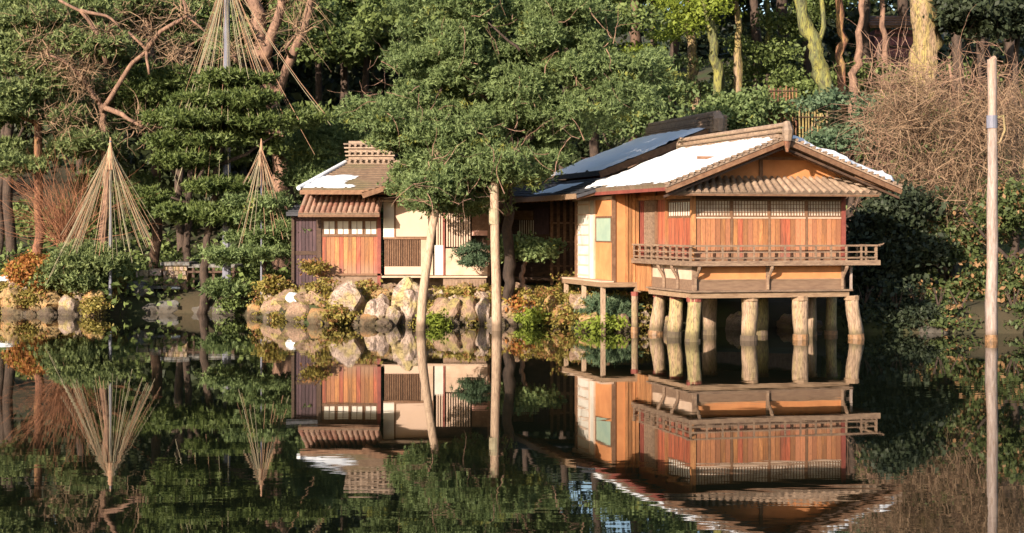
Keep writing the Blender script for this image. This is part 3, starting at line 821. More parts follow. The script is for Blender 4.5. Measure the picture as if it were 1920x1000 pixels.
# orange doors bay
for px in (599, 711):
    B('corner_post', wing, darkwood if px == 599 else paint_red, wx(px) - 0.06, wx(px) + 0.06, -0.06, 0.06, FZ + 0.07 if px == 599 else wz(560), wz(400))
B('lintel', wing, brownwood, wx(602), wx(709), -0.03, 0.06, wz(414), wz(398))
B('door_head', wing, brownwood, wx(602), wx(709), -0.03, 0.06, wz(444), wz(440))
a0, a1 = wx(604), wx(708)
for k in range(4):
    x0, x1 = a0 + (a1 - a0) * k / 4 + 0.03, a0 + (a1 - a0) * (k + 1) / 4 - 0.03
    shoji_window(wing, 'x', x0, x1, wz(440), wz(414), -0.01, 2, 1, whitep)
nb = 13
for i in range(nb):
    x0 = a0 + (a1 - a0) * i / nb
    B('board', wing, board if i % 4 else redwood, x0 + 0.005, x0 + (a1 - a0) / nb - 0.005, 0.0 + 0.006 * (i % 2), 0.05, FZ + 0.07, wz(444))
B('wall', wing, cream, wx(596), wx(604), 0.02, 5.0, FZ, wz(398))
B('wall', wing, brownwood, wx(604), wx(709), 0.07, 0.15, FZ, wz(398))
# screens bay
B('white_screen', wing, whitep, wx(719), wx(739), -0.05, 0.03, wz(445), wz(378))
B('beige_screen', wing, pinkcream, wx(742), wx(803), -0.03, 0.03, wz(444), wz(379))
B('screen_rail', wing, brownwood, wx(719), wx(805), -0.06, 0.04, wz(449), wz(445))
B('screen_stile', wing, brownwood, wx(739), wx(742), -0.055, 0.04, wz(445), wz(378))
B('head_beam', wing, brownwood, wx(716), wx(930), -0.06, 0.06, wz(378), wz(372))
B('back_wall', wing, darkwood, wx(716), wx(930), 0.62, 0.7, FZ, wz(372))
for i in range(20):
    x0 = wx(721) + i * (wx(789) - wx(721)) / 20
    B('lattice_bar', wing, brownwood, x0, x0 + 0.035, 0.0, 0.04, wz(500), wz(449))
B('lattice_backing', wing, darkwood, wx(721), wx(789), 0.2, 0.25, FZ, wz(449))
B('low_wall', wing, pinkcream, wx(721), wx(789), -0.01, 0.06, wz(515), wz(500))
B('cream_panel', wing, cream, wx(789), wx(812), -0.02, 0.05, wz(516), wz(449))
B('white_door', wing, whitep, wx(815), wx(831), -0.04, 0.04, wz(516), wz(460))
B('door_post', wing, paint_red, wx(831), wx(834), -0.05, 0.05, wz(516), wz(400))
B('door_post', wing, brownwood, wx(805), wx(813), -0.05, 0.05, wz(449), wz(378))
for i in range(14):
    x0 = wx(818) + i * (wx(884) - wx(818)) / 14
    B('upper_lattice_bar', wing, pinkcream, x0, x0 + 0.045, -0.01, 0.03, wz(463), wz(400))
B('upper_lattice_backing', wing, darkwood, wx(816), wx(884), 0.15, 0.2, wz(466), wz(380))
B('brown_panel', wing, brownwood, wx(885), wx(914), 0.0, 0.05, wz(432), wz(400))
B('pink_panel', wing, surf('pink_panel_paint', (0.62, 0.34, 0.27), (0.55, 0.28, 0.22), 3), wx(885), wx(914), 0.0, 0.05, wz(442), wz(432.5))
B('cream_wall', wing, cream, wx(834), wx(914), 0.0, 0.05, wz(516), wz(466))
B('end_post', wing, brownwood, wx(914), wx(919), -0.05, 0.05, wz(545), wz(378))
B('veranda', wing, cream, wx(718), wx(914), -0.55, 0.5, wz(520), FZ)
B('veranda_face', wing, stonewall, wx(832), wx(912), -0.45, -0.35, 0.4, wz(520))
for i in range(16):
    for j in range(3):
        x0 = wx(832) + (i + 0.5 * (j % 2)) * 0.10 * 1.0
        if i > 13: continue
        B('foundation_stone', wing, stonewall, x0, x0 + 0.093, -0.49 - 0.01 * random.random(), -0.45, 0.52 + j * 0.29, 0.79 + j * 0.29)
# tiled pent roof
q = [(wx(566), -1.0, wz(401)), (wx(716), -1.0, wz(401)), (wx(720), 0.0, wz(366)), (wx(572), 0.0, wz(366))]
slope('pent_roof', wing, tile, *q, 0.06, 4, 0.02)
tile_field(wing, redtile, *q, 15, 3, 0.08)
link('pent_eave_board', MB().bar(Vector(q[0]) + Vector((0, 0.04, -0.08)), Vector(q[1]) + Vector((0, 0.04, -0.08)), 0.05, 0.08), brownwood, wing)
for i in range(9):
    u = q[0][0] + 0.15 + i * 0.31
    link('pent_rafter', MB().bar((u, -0.95, wz(403)), (u, 0.0, wz(372)), 0.05, 0.06), brownwood, wing)
# hipped roof with ridge
hz, rz_ = 4.44, 5.42
xa, xb = X(563, 53.5), X(930, 53.5)
ra, rb = X(648, 56.6), X(930, 56.6)
slope('roof_front', wing, shingle, (xa, -1.15, hz), (xb, -1.15, hz), (rb, 2.0, rz_), (ra, 2.0, rz_), 0.14, 14)
slope('roof_back', wing, shingle, (xb, 5.2, hz), (xa, 5.2, hz), (ra, 2.0, rz_), (rb, 2.0, rz_), 0.14, 14)
slope('roof_end', wing, shingle, (xa, 5.2, hz), (xa, -1.15, hz), (ra + .001, 2.0, rz_), (ra, 2.01, rz_), 0.14, 14)
snow_on(wing, (xa, -1.15, hz), (xb, -1.15, hz), (rb, 2.0, rz_), (ra, 2.0, rz_), m=(0.0, 0.80, 0.03, 0.55), nu=90, nv=40, seed=12, th=0.09)
snow_on(wing, (xa, 5.2, hz), (xa, -1.15, hz), (ra + .001, 2.0, rz_), (ra, 2.01, rz_), m=(0.02, 0.0, 0.02, 0.1), seed=15, th=0.09)
link('hip_tiles', MB().tube([(xa - 0.05, -1.2, hz + 0.03), (ra, 2.0, rz_ + 0.05)], 0.075, 8), snow, wing)
B('eave_board', wing, brownwood, xa, xb, -1.2, -1.16, hz - 0.18, hz - 0.03)
rx0, rx1 = X(652, 56.6), X(738, 56.6)
B('ridge_base', wing, tile, rx0, rx1 + 3.4, 1.86, 2.14, rz_ - 0.05, rz_ + 0.12)
for i in range(5):
    z = rz_ + 0.12 + i * 0.135
    B('ridge_course', wing, tile, rx0 - 0.05 - 0.02 * i, rx1 + 0.05, 1.80, 2.20, z, z + 0.05)
    B('ridge_body', wing, tile, rx0 + 0.04, rx1, 1.88, 2.12, z + 0.052, z + 0.133)
for k in range(8):
    x0 = rx0 + 0.1 + k * 0.2
    for i in range(3):
        link('ridge_tile', MB().tube([(x0, 1.72, rz_ + 0.10 + i * 0.27), (x0, 1.9, rz_ + 0.12 + i * 0.27)], 0.05, 6), tile, wing)
# cross gable over the screens
gx, gzp, gw, ge = X(800, 53), 5.02, 2.15, 4.30
slope('gable_slope', wing, shingle, (gx - gw, 1.8, ge), (gx - gw, -1.4, ge), (gx, -1.4, gzp), (gx, 1.8, gzp), 0.12, 10)
slope('gable_slope', wing, shingle, (gx + gw, -1.4, ge), (gx + gw, 1.8, ge), (gx, 1.8, gzp), (gx, -1.4, gzp), 0.12, 10)
for s in (-1, 1):
    link('barge_board', MB().bar((gx + s * gw, -1.44, ge - 0.09), (gx, -1.44, gzp - 0.09), 0.05, 0.17), brownwood, wing)
mbg = MB().add([(gx - gw + .3, -0.1, 4.12), (gx + gw - .3, -0.1, 4.12), (gx, -0.1, gzp - .15), (gx - gw + .3, 0, 4.12), (gx + gw - .3, 0, 4.12), (gx, 0, gzp - .15)],
               [(0, 1, 2), (5, 4, 3), (0, 3, 4, 1), (1, 4, 5, 2), (2, 5, 3, 0)])
link('gable_wall', mbg, purplew, wing)
g0 = [(wx(716), -0.75, wz(377)), (wx(925), -0.75, wz(377)), (wx(925), 0.0, wz(362)), (wx(716), 0.0, wz(362))]
slope('screen_pent', wing, shingle, *g0, 0.05, 3, 0.02)

shed = thing('lean_to_shed', 'shaded purple-brown lean-to shed with a dark roof left of the orange doors', 'shed', (0, 56.0, 0), 0)
B('wall', shed, purplew, X(552, 56), X(600, 56), 0.0, 2.5, 0.4, Z(405, 56))
for i in range(7):
    x0 = X(552, 56) + 0.02 + i * 0.125
    B('wall_board', shed, purplew, x0, x0 + 0.11, -0.04, -0.002, 0.5, Z(408, 56))
slope('roof', shed, darkroof, (X(540, 56), -0.5, Z(400, 56)), (X(604, 56), -0.5, Z(400, 56)), (X(604, 56), 2.6, Z(380, 56)), (X(540, 56), 2.6, Z(380, 56)), 0.1, 6)
B('cross_rail', shed, darkwood, X(552, 56), X(600, 56), -0.07, -0.042, Z(478, 56), Z(471, 56))
for px in (550, 597):
    B('post', shed, darkwood, X(px, 56) - .05, X(px, 56) + .05, -0.14, -0.05, 0.3, Z(402, 56))

# ------------------------------------------------------------------ low stone bridge and its abutment on the left
br = thing('stone_bridge', 'low grey stone slab bridge with a pebbled brown abutment in the shade of the pines', 'bridge', (0, 60.2, 0), 0)
def bx(px): return X(px, 60.2)
def bz(py): return Z(py, 60.2)
B('abutment', br, stonewall, bx(306), bx(352), 0.02, 1.4, 0.2, bz(498))
B('cap_slab', br, rockgrey, bx(302), bx(356), -0.12, 1.5, bz(498), bz(492))
for j in range(5):
    for i in range(6):
        x0 = bx(306) + (i + 0.4 * (j % 2)) * 0.145
        link('abutment_stone', MB().box(x0, x0 + 0.12 + random.random() * .015, -0.05 - random.random() * .03, 0.02, 1.05 + j * 0.165, 1.19 + j * 0.165), rockpale if (i + j) % 3 else rockbrown, br)
B('deck_slab', br, rockgrey, bx(352), bx(448), 0.0, 1.2, bz(502), bz(496))
B('deck_slab', br, darkwood, bx(352), bx(448), -0.05, 0.0, bz(512), bz(508))
for px in (362, 400, 438):
    B('post', br, darkwood, bx(px) - .05, bx(px) + .05, 0.02, 0.12, 0.4, bz(502))
for (pa, pb, py) in ((256, 280, 508), (281, 304, 505), (262, 292, 521), (293, 306, 520)):
    B('kerb_stone', br, rockpale, bx(pa), bx(pb) - 0.02, -0.06 - (py % 3) * .02, 0.6, bz(py + 12), bz(py))
B('foot_slab', br, rockgrey, bx(250), bx(340), -0.3, 0.3, bz(541), bz(536))

# ------------------------------------------------------------------ standing poles
def pole(name, label, cat, pts, rad, mat, group=None):
    b = pts[0]
    t = thing(name, label, cat, b, 0, group)
    loc = [Vector(p) - Vector(b) for p in pts]
    return t, loc
p = [P(789, 625, 48.9), P(792, 560, 48.9), P(803, 480, 48.9), P(815, 400, 48.9), P(822, 270, 48.9)]
p.insert(0, p[0] - Vector((0, 0, 1.2)))
t, lp = pole('support_pole', 'slanting peeled log prop standing in the water before the cream screens', 'pole', p, 0, polemat, 'log props under the leaning pine')
link('shaft', MB().tube(multi(lp, 2, 0.02, 3), list(np.linspace(0.16, 0.11, 11)), 12, 0.2).mesh('shaft', True), polemat, t)
link('pad', MB().tube([lp[-1] + Vector((-0.14, 0, 0.02)), lp[-1] + Vector((0.16, 0, 0.04))], 0.07, 8), bark, t)
p = [P(932, 625, 48.9) - Vector((0, 0, 1.2)), P(932, 625, 48.9), P(930, 520, 48.9), P(928, 450, 48.9), P(926, 280, 48.9)]
t, lp = pole('support_pole', 'upright peeled log prop standing in the water right of the slanting one', 'pole', p, 0, polemat, 'log props under the leaning pine')
link('shaft', MB().tube(multi(lp, 2, 0.015, 5), list(np.linspace(0.165, 0.13, 9)), 12, 0.2).mesh('shaft', True), polemat, t)
link('wrap', MB().tube([lp[-1] - Vector((0, 0, 2.3)), lp[-1] - Vector((0, 0, 1.8))], 0.15, 12), ropem, t)
link('wrap', MB().tube([lp[-1] - Vector((0, 0, 1.35)), lp[-1] - Vector((0, 0, 1.1))], 0.145, 12), ropem, t)
link('pad', MB().tube([lp[-1] + Vector((-0.16, 0, 0.04)), lp[-1] + Vector((0.16, 0, 0.0))], 0.07, 8), bark, t)
p = [P(1859, 640, 44.3) - Vector((0, 0, 1.3)), P(1859, 640, 44.3), P(1860, 500, 44.3), P(1861, 380, 44.3), P(1861, 260, 44.3), P(1860, 112, 44.3)]
t, lp = pole('mooring_post', 'tall grey weathered log post rising from the water at far right', 'post', p, 0, greypole)
link('shaft', MB().tube(multi(lp, 2, 0.02, 8), list(np.linspace(0.175, 0.125, 11)), 14, 0.2).mesh('shaft', True), greypole, t)
top = lp[-1]
link('fork', MB().tube([top + Vector((-0.06, 0, -0.1)), top + Vector((0.05, 0, 0.02)), top + Vector((0.10, 0, 0.05))], [0.1, 0.085, 0.07], 8), greypole, t)
link('hook', MB().tube([top + Vector((0.05, -0.05, -1.65)), top + Vector((0.30, -0.05, -1.55)), top + Vector((0.34, -0.05, -1.95)), top + Vector((0.2, -0.05, -2.3)), top + Vector((0.02, -0.05, -2.35))], 0.035, 7), stiltmoss, t)
link('band', MB().tube([top + Vector((0.0, 0, -1.9)), top + Vector((0.0, 0, -1.55))], 0.15, 14), bluepole, t)
link('waterline_ring', MB().tube([lp[1] + Vector((0, 0, -0.02)), lp[1] + Vector((0, 0, 0.18))], 0.178, 14), wetring, t)

# ------------------------------------------------------------------ trees
def blobs_px(rows):
    return [(X(px, d), d, Z(py, d), rx, ry, rz) for (px, py, d, rx, ry, rz) in rows]

def tree(name, label, base, trunk, r, limbs, crown_mesh, bk, group=None, cat='tree', crown_name='crown', n=10):
    """trunk: px,py,d path up from base; limbs: list of (path, r0, r1)"""
    b = Vector(base)
    t = thing(name, label, cat, b, 0, group)
    pts = multi([Vector(q) - b for q in trunk], 6, 0.16, b.x)
    k = len(pts)
    link('trunk', MB().tube(pts, [r * (1.25 if i == 0 else 1.0) * (1 - 0.55 * i / k) for i in range(k)], n, 0.6).mesh('trunk', True), bk, t)
    for path, r0, r1 in limbs:
        pl = multi([Vector(q) - b for q in path], 3, 0.12, path[0][0] * 3)
        m_ = len(pl)
        link('limb', MB().tube(pl, [r0 + (r1 - r0) * i / (m_ - 1) for i in range(m_)], 7, 0.3).mesh('limb', True), bk, t)
    if crown_mesh is not None:
        link(crown_name, crown_mesh, None, t, loc=-b)
    return t

def pads(cx_, cy, d, w, h, n, rmin=0.5, rmax=1.1, flat=0.35, dd=1.6):
    """n pads spread through an oval region given in pixels"""
    out = []
    for i in range(n):
        a, q = random.uniform(0, 2 * math.pi), math.sqrt(random.random())
        r = random.uniform(rmin, rmax)
        out.append((cx_ + w * q * math.cos(a), cy + h * q * math.sin(a), d + random.uniform(-dd, dd), r, r * 0.9, r * flat))
    return out

# central leaning pine
rows = []
for (cx_, cy, w, h, n) in ((865, 300, 40, 20, 5), (895, 335, 40, 16, 5), (780, 262, 40, 14, 5), (780, 345, 40, 18, 5), (870, 372, 45, 22, 7), (815, 385, 25, 12, 3), (975, 325, 40, 20, 5), (930, 60, 170, 50, 16), (1080, 70, 90, 60, 9), (800, 110, 90, 70, 12), (980, 150, 190, 50, 18), (760, 225, 85, 40, 9),
                           (900, 235, 150, 45, 15), (1035, 225, 95, 55, 11), (1180, 150, 60, 40, 6), (975, 290, 70, 30, 6), (840, 300, 90, 40, 8),
                           (835, 360, 55, 30, 6), (960, 10, 200, 30, 12), (1120, 215, 50, 20, 3), (700, 215, 40, 20, 3), (950, 335, 40, 25, 3), (1205, 115, 40, 12, 2)):
    rows += pads(cx_, cy, 50.0, w, h, int(n * 1.35), 0.36, 0.85, 0.75, 1.5)
rows += pads(830, 350, 48.2, 40, 26, 7, .35, .6, .7, .3) + pads(930, 310, 48.3, 40, 14, 6, .35, .6, .7, .3)
gb = Vector((X(950, 52.3), 52.3, ground(X(950, 52.3), 52.3) - 0.2))
ptc = tree('pine_tree', 'broad pine leaning over the pond on two log props in front of the low house', gb,
     [gb, P(955, 480, 52.0), P(952, 380, 51.5), P(935, 260, 50.8), P(925, 120, 50.5), P(915, 20, 50.5)], 0.19,
     [([P(950, 400, 51.5), P(900, 330, 50), P(825, 265, 49.6), P(760, 240, 49.8)], 0.16, 0.06),
      ([P(940, 300, 51), P(1010, 240, 50), P(1100, 200, 49.5), P(1180, 170, 49.5)], 0.17, 0.05),
      ([P(930, 200, 50.8), P(860, 120, 50), P(800, 60, 50)], 0.13, 0.04),
      ([P(925, 130, 50.6), P(1000, 80, 50), P(1080, 50, 50)], 0.12, 0.04),
      ([P(975, 95, 48.4), P(945, 70, 48.3), P(915, 42, 48.3)], 0.05, 0.02),
      ([P(825, 265, 49.6), P(818, 200, 49.8), P(830, 150, 50)], 0.08, 0.04)],
     needles('crown', blobs_px(rows), pine_leaf, 10.5, 0.15, 12, 5, 0.13, 0.027), darkbark)

# pines on the left
rows = pads(90, 60, 62, 130, 60, 14, 0.7, 1.3, 0.45) + pads(60, 180, 62, 110, 60, 12, 0.7, 1.2, 0.42) + pads(130, 250, 62, 100, 40, 8, 0.6, 1.1, 0.42) + pads(20, 300, 62, 60, 40, 5, 0.6, 1.0, 0.45)
b = Vector((X(73, 62), 62, ground(X(73, 62), 62) - 0.1))
pt1 = tree('pine_tree', 'red-barked pine with flat needle pads at the far left', b, [b, P(72, 400, 62), P(71, 250, 62), P(64, 180, 62), P(55, 60, 62), P(52, -60, 62)], 0.19,
     [([P(70, 200, 62), P(130, 150, 62), P(180, 120, 61.5)], 0.1, 0.03), ([P(66, 230, 62), P(20, 210, 61.5), P(-20, 200, 61.5)], 0.09, 0.03), ([P(60, 100, 62), P(110, 60, 62)], 0.08, 0.03)],
     needles('crown', blobs_px(rows), pine_pale, 7, 0.18, 9, 5, 0.2, 0.045), redbark)
rows = pads(250, 60, 66, 120, 60, 14, 0.7, 1.3, 0.3) + pads(300, 180, 66, 90, 60, 10, 0.6, 1.1, 0.3) + pads(180, 200, 65, 70, 60, 6, 0.6, 1.0, 0.3) + pads(380, 60, 66, 70, 60, 7, 0.6, 1.1, 0.3) + pads(250, 330, 66, 80, 60, 8)
b = Vector((X(290, 66), 66, ground(X(290, 66), 66) - 0.1))
pt2 = tree('pine_tree', 'tall pale green pine between the red pine and the roped one', b, [b, P(292, 300, 66), P(285, 150, 66), P(275, 0, 66), P(270, -80, 66)], 0.22,
     [([P(288, 200, 66), P(230, 140, 65.5), P(170, 110, 65)], 0.11, 0.03), ([P(284, 150, 66), P(350, 90, 66), P(400, 60, 66)], 0.1, 0.03)],
     needles('crown', blobs_px(rows), pine_pale, 7, 0.18, 9, 5, 0.2, 0.045), bark)

def twig_mesh(name, centers, n, L, w, droop, mat, base_dir=(0, 0, 1), seg=6, curl=0.25, out=1.0, jit=0.15):
    c = np.array([tuple(q) for q in centers])
    idx = rng.integers(0, len(c), size=n)
    s = c[idx] + rng.normal(size=(n, 3)) * jit
    d = rng.normal(size=(n, 3)) * out + np.array(base_dir)
    return strands(name, s, unit(d), L, w, droop, mat, seg, curl)
def pine_twigs(par, regs, n, mat_):
    cs_ = []
    for (x0, x1, y0, y1, d) in regs:
        cs_ += [P(random.uniform(x0, x1), random.uniform(y0, y1), d + random.uniform(-.6, .2)) for _ in range(14)]
    link('twigs', twig_mesh('twigs', cs_, n, 1.3, 0.014, 0.0, mat_, (0, 0, 0.1), 6, 0.3, 1.0, 0.3), None, par, loc=-par.location)
pine_twigs(ptc, [(720, 1150, 20, 130, 48.6), (700, 1130, 150, 300, 48.5), (780, 960, 300, 380, 48.0)], 150, palebark)
pine_twigs(pt1, [(0, 190, 20, 120, 60.6), (80, 200, 150, 260, 60.6)], 330, twigm)
pine_twigs(pt2, [(150, 330, 100, 260, 64.4), (300, 400, 60, 200, 64.6), (200, 330, 0, 60, 64.5)], 420, twigm)
# dark layered pine held by the tall rope frame
rows = []
for (cx_, cy, w, n) in ((425, 150, 60, 6), (430, 190, 90, 8), (450, 228, 140, 12), (400, 262, 105, 9), (350, 300, 70, 7), (400, 345, 50, 5), (360, 400, 60, 6), (430, 400, 30, 3), (550, 225, 40, 4), (345, 225, 50, 5)):
    rows += pads(cx_, cy, 58, w, 9, n, 0.6, 1.05, 0.22, 1.2)
b = Vector((X(378, 58.8), 58.8, ground(X(378, 58.8), 58.8) - 0.1))
tree('pine_tree', 'dark tiered pine below the tallest rope frame, right of the small rope cone', b,
     [b, P(384, 500, 58.8), P(392, 420, 58.6), P(410, 300, 58.3), P(422, 180, 58.2), P(425, 140, 58.2)], 0.17,
     [([P(395, 400, 58.6), P(350, 380, 58.3), P(320, 370, 58)], 0.08, 0.03), ([P(408, 310, 58.3), P(460, 290, 58), P(520, 250, 58)], 0.09, 0.03), ([P(412, 290, 58.3), P(360, 250, 58), P(320, 240, 58)], 0.08, 0.03)],
     needles('crown', blobs_px(rows), pine_dark, 8, 0.16, 9, 5, 0.19, 0.042), darkbark)
# small pine right of it, under the little cone
rows = []
for (cx_, cy, w, n) in ((480, 378, 50, 5), (500, 410, 60, 6), (480, 445, 60, 6), (520, 470, 45, 5), (440, 480, 40, 4), (540, 430, 30, 3), (435, 545, 25, 3)):
    rows += pads(cx_, cy, 57, w, 9, n, 0.45, 0.8, 0.35, 1.0)
b = Vector((X(492, 57.6), 57.6, ground(X(492, 57.6), 57.6) - 0.1))
tree('pine_tree', 'small bushy pine under the little rope cone beside the lean-to shed', b, [b, P(495, 480, 57.5), P(488, 410, 57.3), P(490, 380, 57.2)], 0.12,
     [([P(490, 440, 57.4), P(530, 430, 57)], 0.06, 0.02)], needles('crown', blobs_px(rows), pine_leaf, 9, 0.15, 9, 5, 0.16, 0.038), darkbark)
# low pine under the large cone
rows = []
for (cx_, cy, w, n) in ((180, 470, 50, 4), (150, 485, 50, 4), (190, 490, 45, 4), (140, 508, 50, 7), (175, 522, 40, 5), (120, 525, 40, 5), (150, 537, 40, 4)):
    rows += pads(cx_, cy, 58.3, w, 7, n, 0.4, 0.75, 0.32, 0.9)
b = Vector((X(205, 58.8), 58.8, ground(X(205, 58.8), 58.8) - 0.1))
tree('pine_tree', 'low spreading pine under the large rope cone on the left bank', b, [b, P(200, 510, 58.7), P(210, 470, 58.6), P(206, 440, 58.6)], 0.11,
     [([P(202, 510, 58.7), P(150, 490, 58.3), P(120, 500, 58.2)], 0.06, 0.02)], needles('crown', blobs_px(rows), pine_pale, 9, 0.15, 9, 5, 0.16, 0.036), darkbark)

# rope cones
def rope_cone(label, apex, foot_z, ends, pr=0.05, rope_r=0.011, cap=0.5, group='rope cones holding the pine boughs', capw=0.1):
    ax = Vector(apex)
    base = Vector((ax.x, ax.y, foot_z))
    t = thing('rope_cone', label, 'rope cone', base, 0, group)
    link('pole', MB().tube([(0, 0, 0), (0, 0, (ax.z - foot_z) * 0.5), (0, 0, ax.z - foot_z + 0.15)], [pr * 1.2, pr, pr * 0.8], 8), bluepole, t)
    if cap:
        link('straw_cap', MB().tube([ax - base + Vector((0, 0, 0.28)), ax - base + Vector((0, 0, 0.0)), ax - base + Vector((0, 0, -cap * 0.5)), ax - base + Vector((0, 0, -cap))], [0.02, 0.05, capw, capw * 1.5], 9), ropeb, t)
    for e in ends:
        e = Vector(e)
        a = ax - base + Vector((random.uniform(-.03, .03), random.uniform(-.03, .03), -random.uniform(0, 0.15)))
        q_ = e - base
        sg = random.uniform(0.01, 0.05) * (q_ - a).length
        link('rope', MB().tube([a, a.lerp(q_, .25) + Vector((0, 0, -sg * .75)), a.lerp(q_, .5) + Vector((0, 0, -sg)), a.lerp(q_, .75) + Vector((0, 0, -sg * .75)), q_], rope_r * random.uniform(.7, 1.2), 4), ropem if random.random() < 0.6 else ropeb, t)
def ring(cx_, cy, d, rx, ry, n, jy=20, a0=0, a1=2 * math.pi):
    out = []
    for i in range(n):
        a = a0 + (a1 - a0) * (i + random.uniform(-.3, .3)) / n
        k = random.uniform(0.75, 1.0)
        out.append(Vector((X(cx_, d) + rx * k * math.cos(a), d + ry * k * math.sin(a), Z(cy + random.uniform(-jy, jy), d))))
    return out
rope_cone('large straw rope cone over the low pine on the left bank', P(207, 272, 57.9), 0.6,
          ring(205, 478, 57.9, 2.0, 1.0, 30, 22, math.pi, 2 * math.pi) + ring(205, 450, 57.9, 1.9, 1.3, 18, 25) + ring(200, 400, 57.9, 1.1, 0.9, 16, 15) + ring(200, 345, 57.9, 0.72, 0.6, 22, 12) + [P(110, 478, 57.2), P(100, 500, 57.2), P(92, 520, 57.0), P(118, 505, 57.2), P(135, 470, 57.2), P(85, 535, 57)],
          0.05, 0.008, 0.9, capw=0.15)
rope_cone('small straw rope cone rising from the bushy pine near the shed', P(490, 275, 56.5), 0.7,
          ring(488, 345, 56.0, 0.62, 0.5, 22, 10) + ring(492, 440, 56.0, 0.95, 0.8, 18, 25), 0.03, 0.0085, 0.7, capw=0.10)
rope_cone('tallest rope frame with a blue-grey pole passing out of the picture top', P(425, -60, 58.5), 0.6,
          ring(425, 145, 57.4, 1.4, 1.2, 24, 10) + ring(445, 225, 57.6, 2.5, 1.2, 12, 12, math.pi, 2 * math.pi) + ring(380, 360, 57.6, 1.2, 0.8, 7, 40, math.pi, 2 * math.pi) + [P(610, 215, 57), P(620, 235, 57.2), P(560, 225, 56.8), P(590, 290, 57)],
          0.14, 0.009, 0.0)

# bare old trees
b = Vector((X(530, 66), 66, ground(X(530, 66), 66) - 0.2))
bt = tree('bare_tree', 'thick pale-barked old tree whose forked bare limbs rise behind the tallest rope frame', b,
     [b, P(530, 385, 66), P(528, 290, 66), P(505, 190, 66), P(490, 110, 65.5), P(485, 40, 65.5), P(465, -60, 65.5)], 0.48,
     [([P(492, 120, 65.5), P(520, 40, 65), P(535, -40, 65)], 0.26, 0.14), ([P(505, 190, 66), P(470, 140, 64), P(438, 105, 62.8)], 0.2, 0.07),
      ([P(510, 200, 66), P(545, 110, 65.5), P(572, 50, 65), P(590, -40, 65)], 0.22, 0.14), ([P(545, 110, 65.5), P(535, 90, 64.5), P(560, 60, 64)], 0.08, 0.03)], None, palebark)
tw = twig_mesh('twigs', [P(485, 40, 65.5) - b, P(535, 0, 65) - b, P(585, 0, 65) - b, P(438, 105, 63) - b, P(560, 60, 64) - b], 260, 1.8, 0.02, 0.02, twigm, (0, 0, 0.5))
link('twigs', tw, None, bt)
b = Vector((X(190, 61.5), 61.5, ground(X(190, 61.5), 61.5) - 0.2))
bt = tree('bare_tree', 'twisted bare tree with brown zigzag limbs above the large rope cone', b,
     [b, P(200, 330, 61.5), P(196, 240, 61.5), P(185, 190, 61), P(172, 172, 60.8)], 0.16,
     [([P(190, 200, 61), P(230, 215, 60.6), P(266, 238, 60.4)], 0.12, 0.06), ([P(185, 190, 61), P(150, 140, 60.5), P(120, 115, 60.3), P(84, 100, 60.2)], 0.11, 0.04),
      ([P(190, 210, 61), P(240, 130, 60.5), P(275, 95, 60.3), P(240, 60, 60.2)], 0.11, 0.05), ([P(200, 120, 60.5), P(185, 70, 60.2), P(150, 20, 60), P(110, 0, 60)], 0.1, 0.05),
      ([P(275, 95, 60.3), P(300, 60, 60), P(350, 30, 60), P(345, -20, 60)], 0.1, 0.06), ([P(350, 30, 60), P(385, 60, 60)], 0.07, 0.03),
      ([P(275, 95, 60.3), P(280, 140, 60.3)], 0.07, 0.05), ([P(150, 20, 60), P(200, 30, 60), P(225, 50, 60)], 0.08, 0.04)], None, palebark)
tw = twig_mesh('twigs', [P(84, 100, 60.2) - b, P(130, 120, 60.3) - b, P(150, 150, 60.5) - b, P(170, 130, 60.5) - b, P(200, 60, 60.2) - b, P(266, 238, 60.4) - b, P(345, 30, 60) - b, P(330, 100, 60) - b, P(280, 60, 60) - b],
               420, 1.5, 0.022, 0.02, twigm, (0, 0, 0.2), 7, 0.4)
link('twigs', tw, None, bt)

# brown twiggy bush at far left
def bush(name, label, px, py_base, d, mesh_fn, stems=5, h=0.6, mat_=darkbark, group=None, cat='bush', part='foliage'):
    gx_ = X(px, d); b = Vector((gx_, d, ground(gx_, d) - 0.05))
    t = thing(name, label, cat, b, 0, group)
    mb_ = MB()
    for i in range(stems):
        a = random.uniform(0, 6.28)
        mb_.tube([(0, 0, 0), (math.cos(a) * h * .25, math.sin(a) * h * .25, h * .5), (math.cos(a) * h * .5, math.sin(a) * h * .4, h)], [0.03, 0.022, 0.012], 5)
    link('stem', mb_, mat_, t)
    link(part, mesh_fn, None, t, loc=-b)
    return t
def world_twigs(name, pts, *a, **k): return twig_mesh(name, pts, *a, **k)
cs = [P(130, 450, 61) + Vector((random.uniform(-.3, .3), random.uniform(-.3, .3), random.uniform(-.3, .5))) for _ in range(12)]
bush('bare_bush', 'red-brown leafless bush fanning up behind the left edge of the rope cone', 130, 0, 61,
     world_twigs('twigs', cs, 430, 3.6, 0.012, 0.0, twigred, (-0.5, 0, 1.7), 9, 0.17, 0.85), part='twigs')

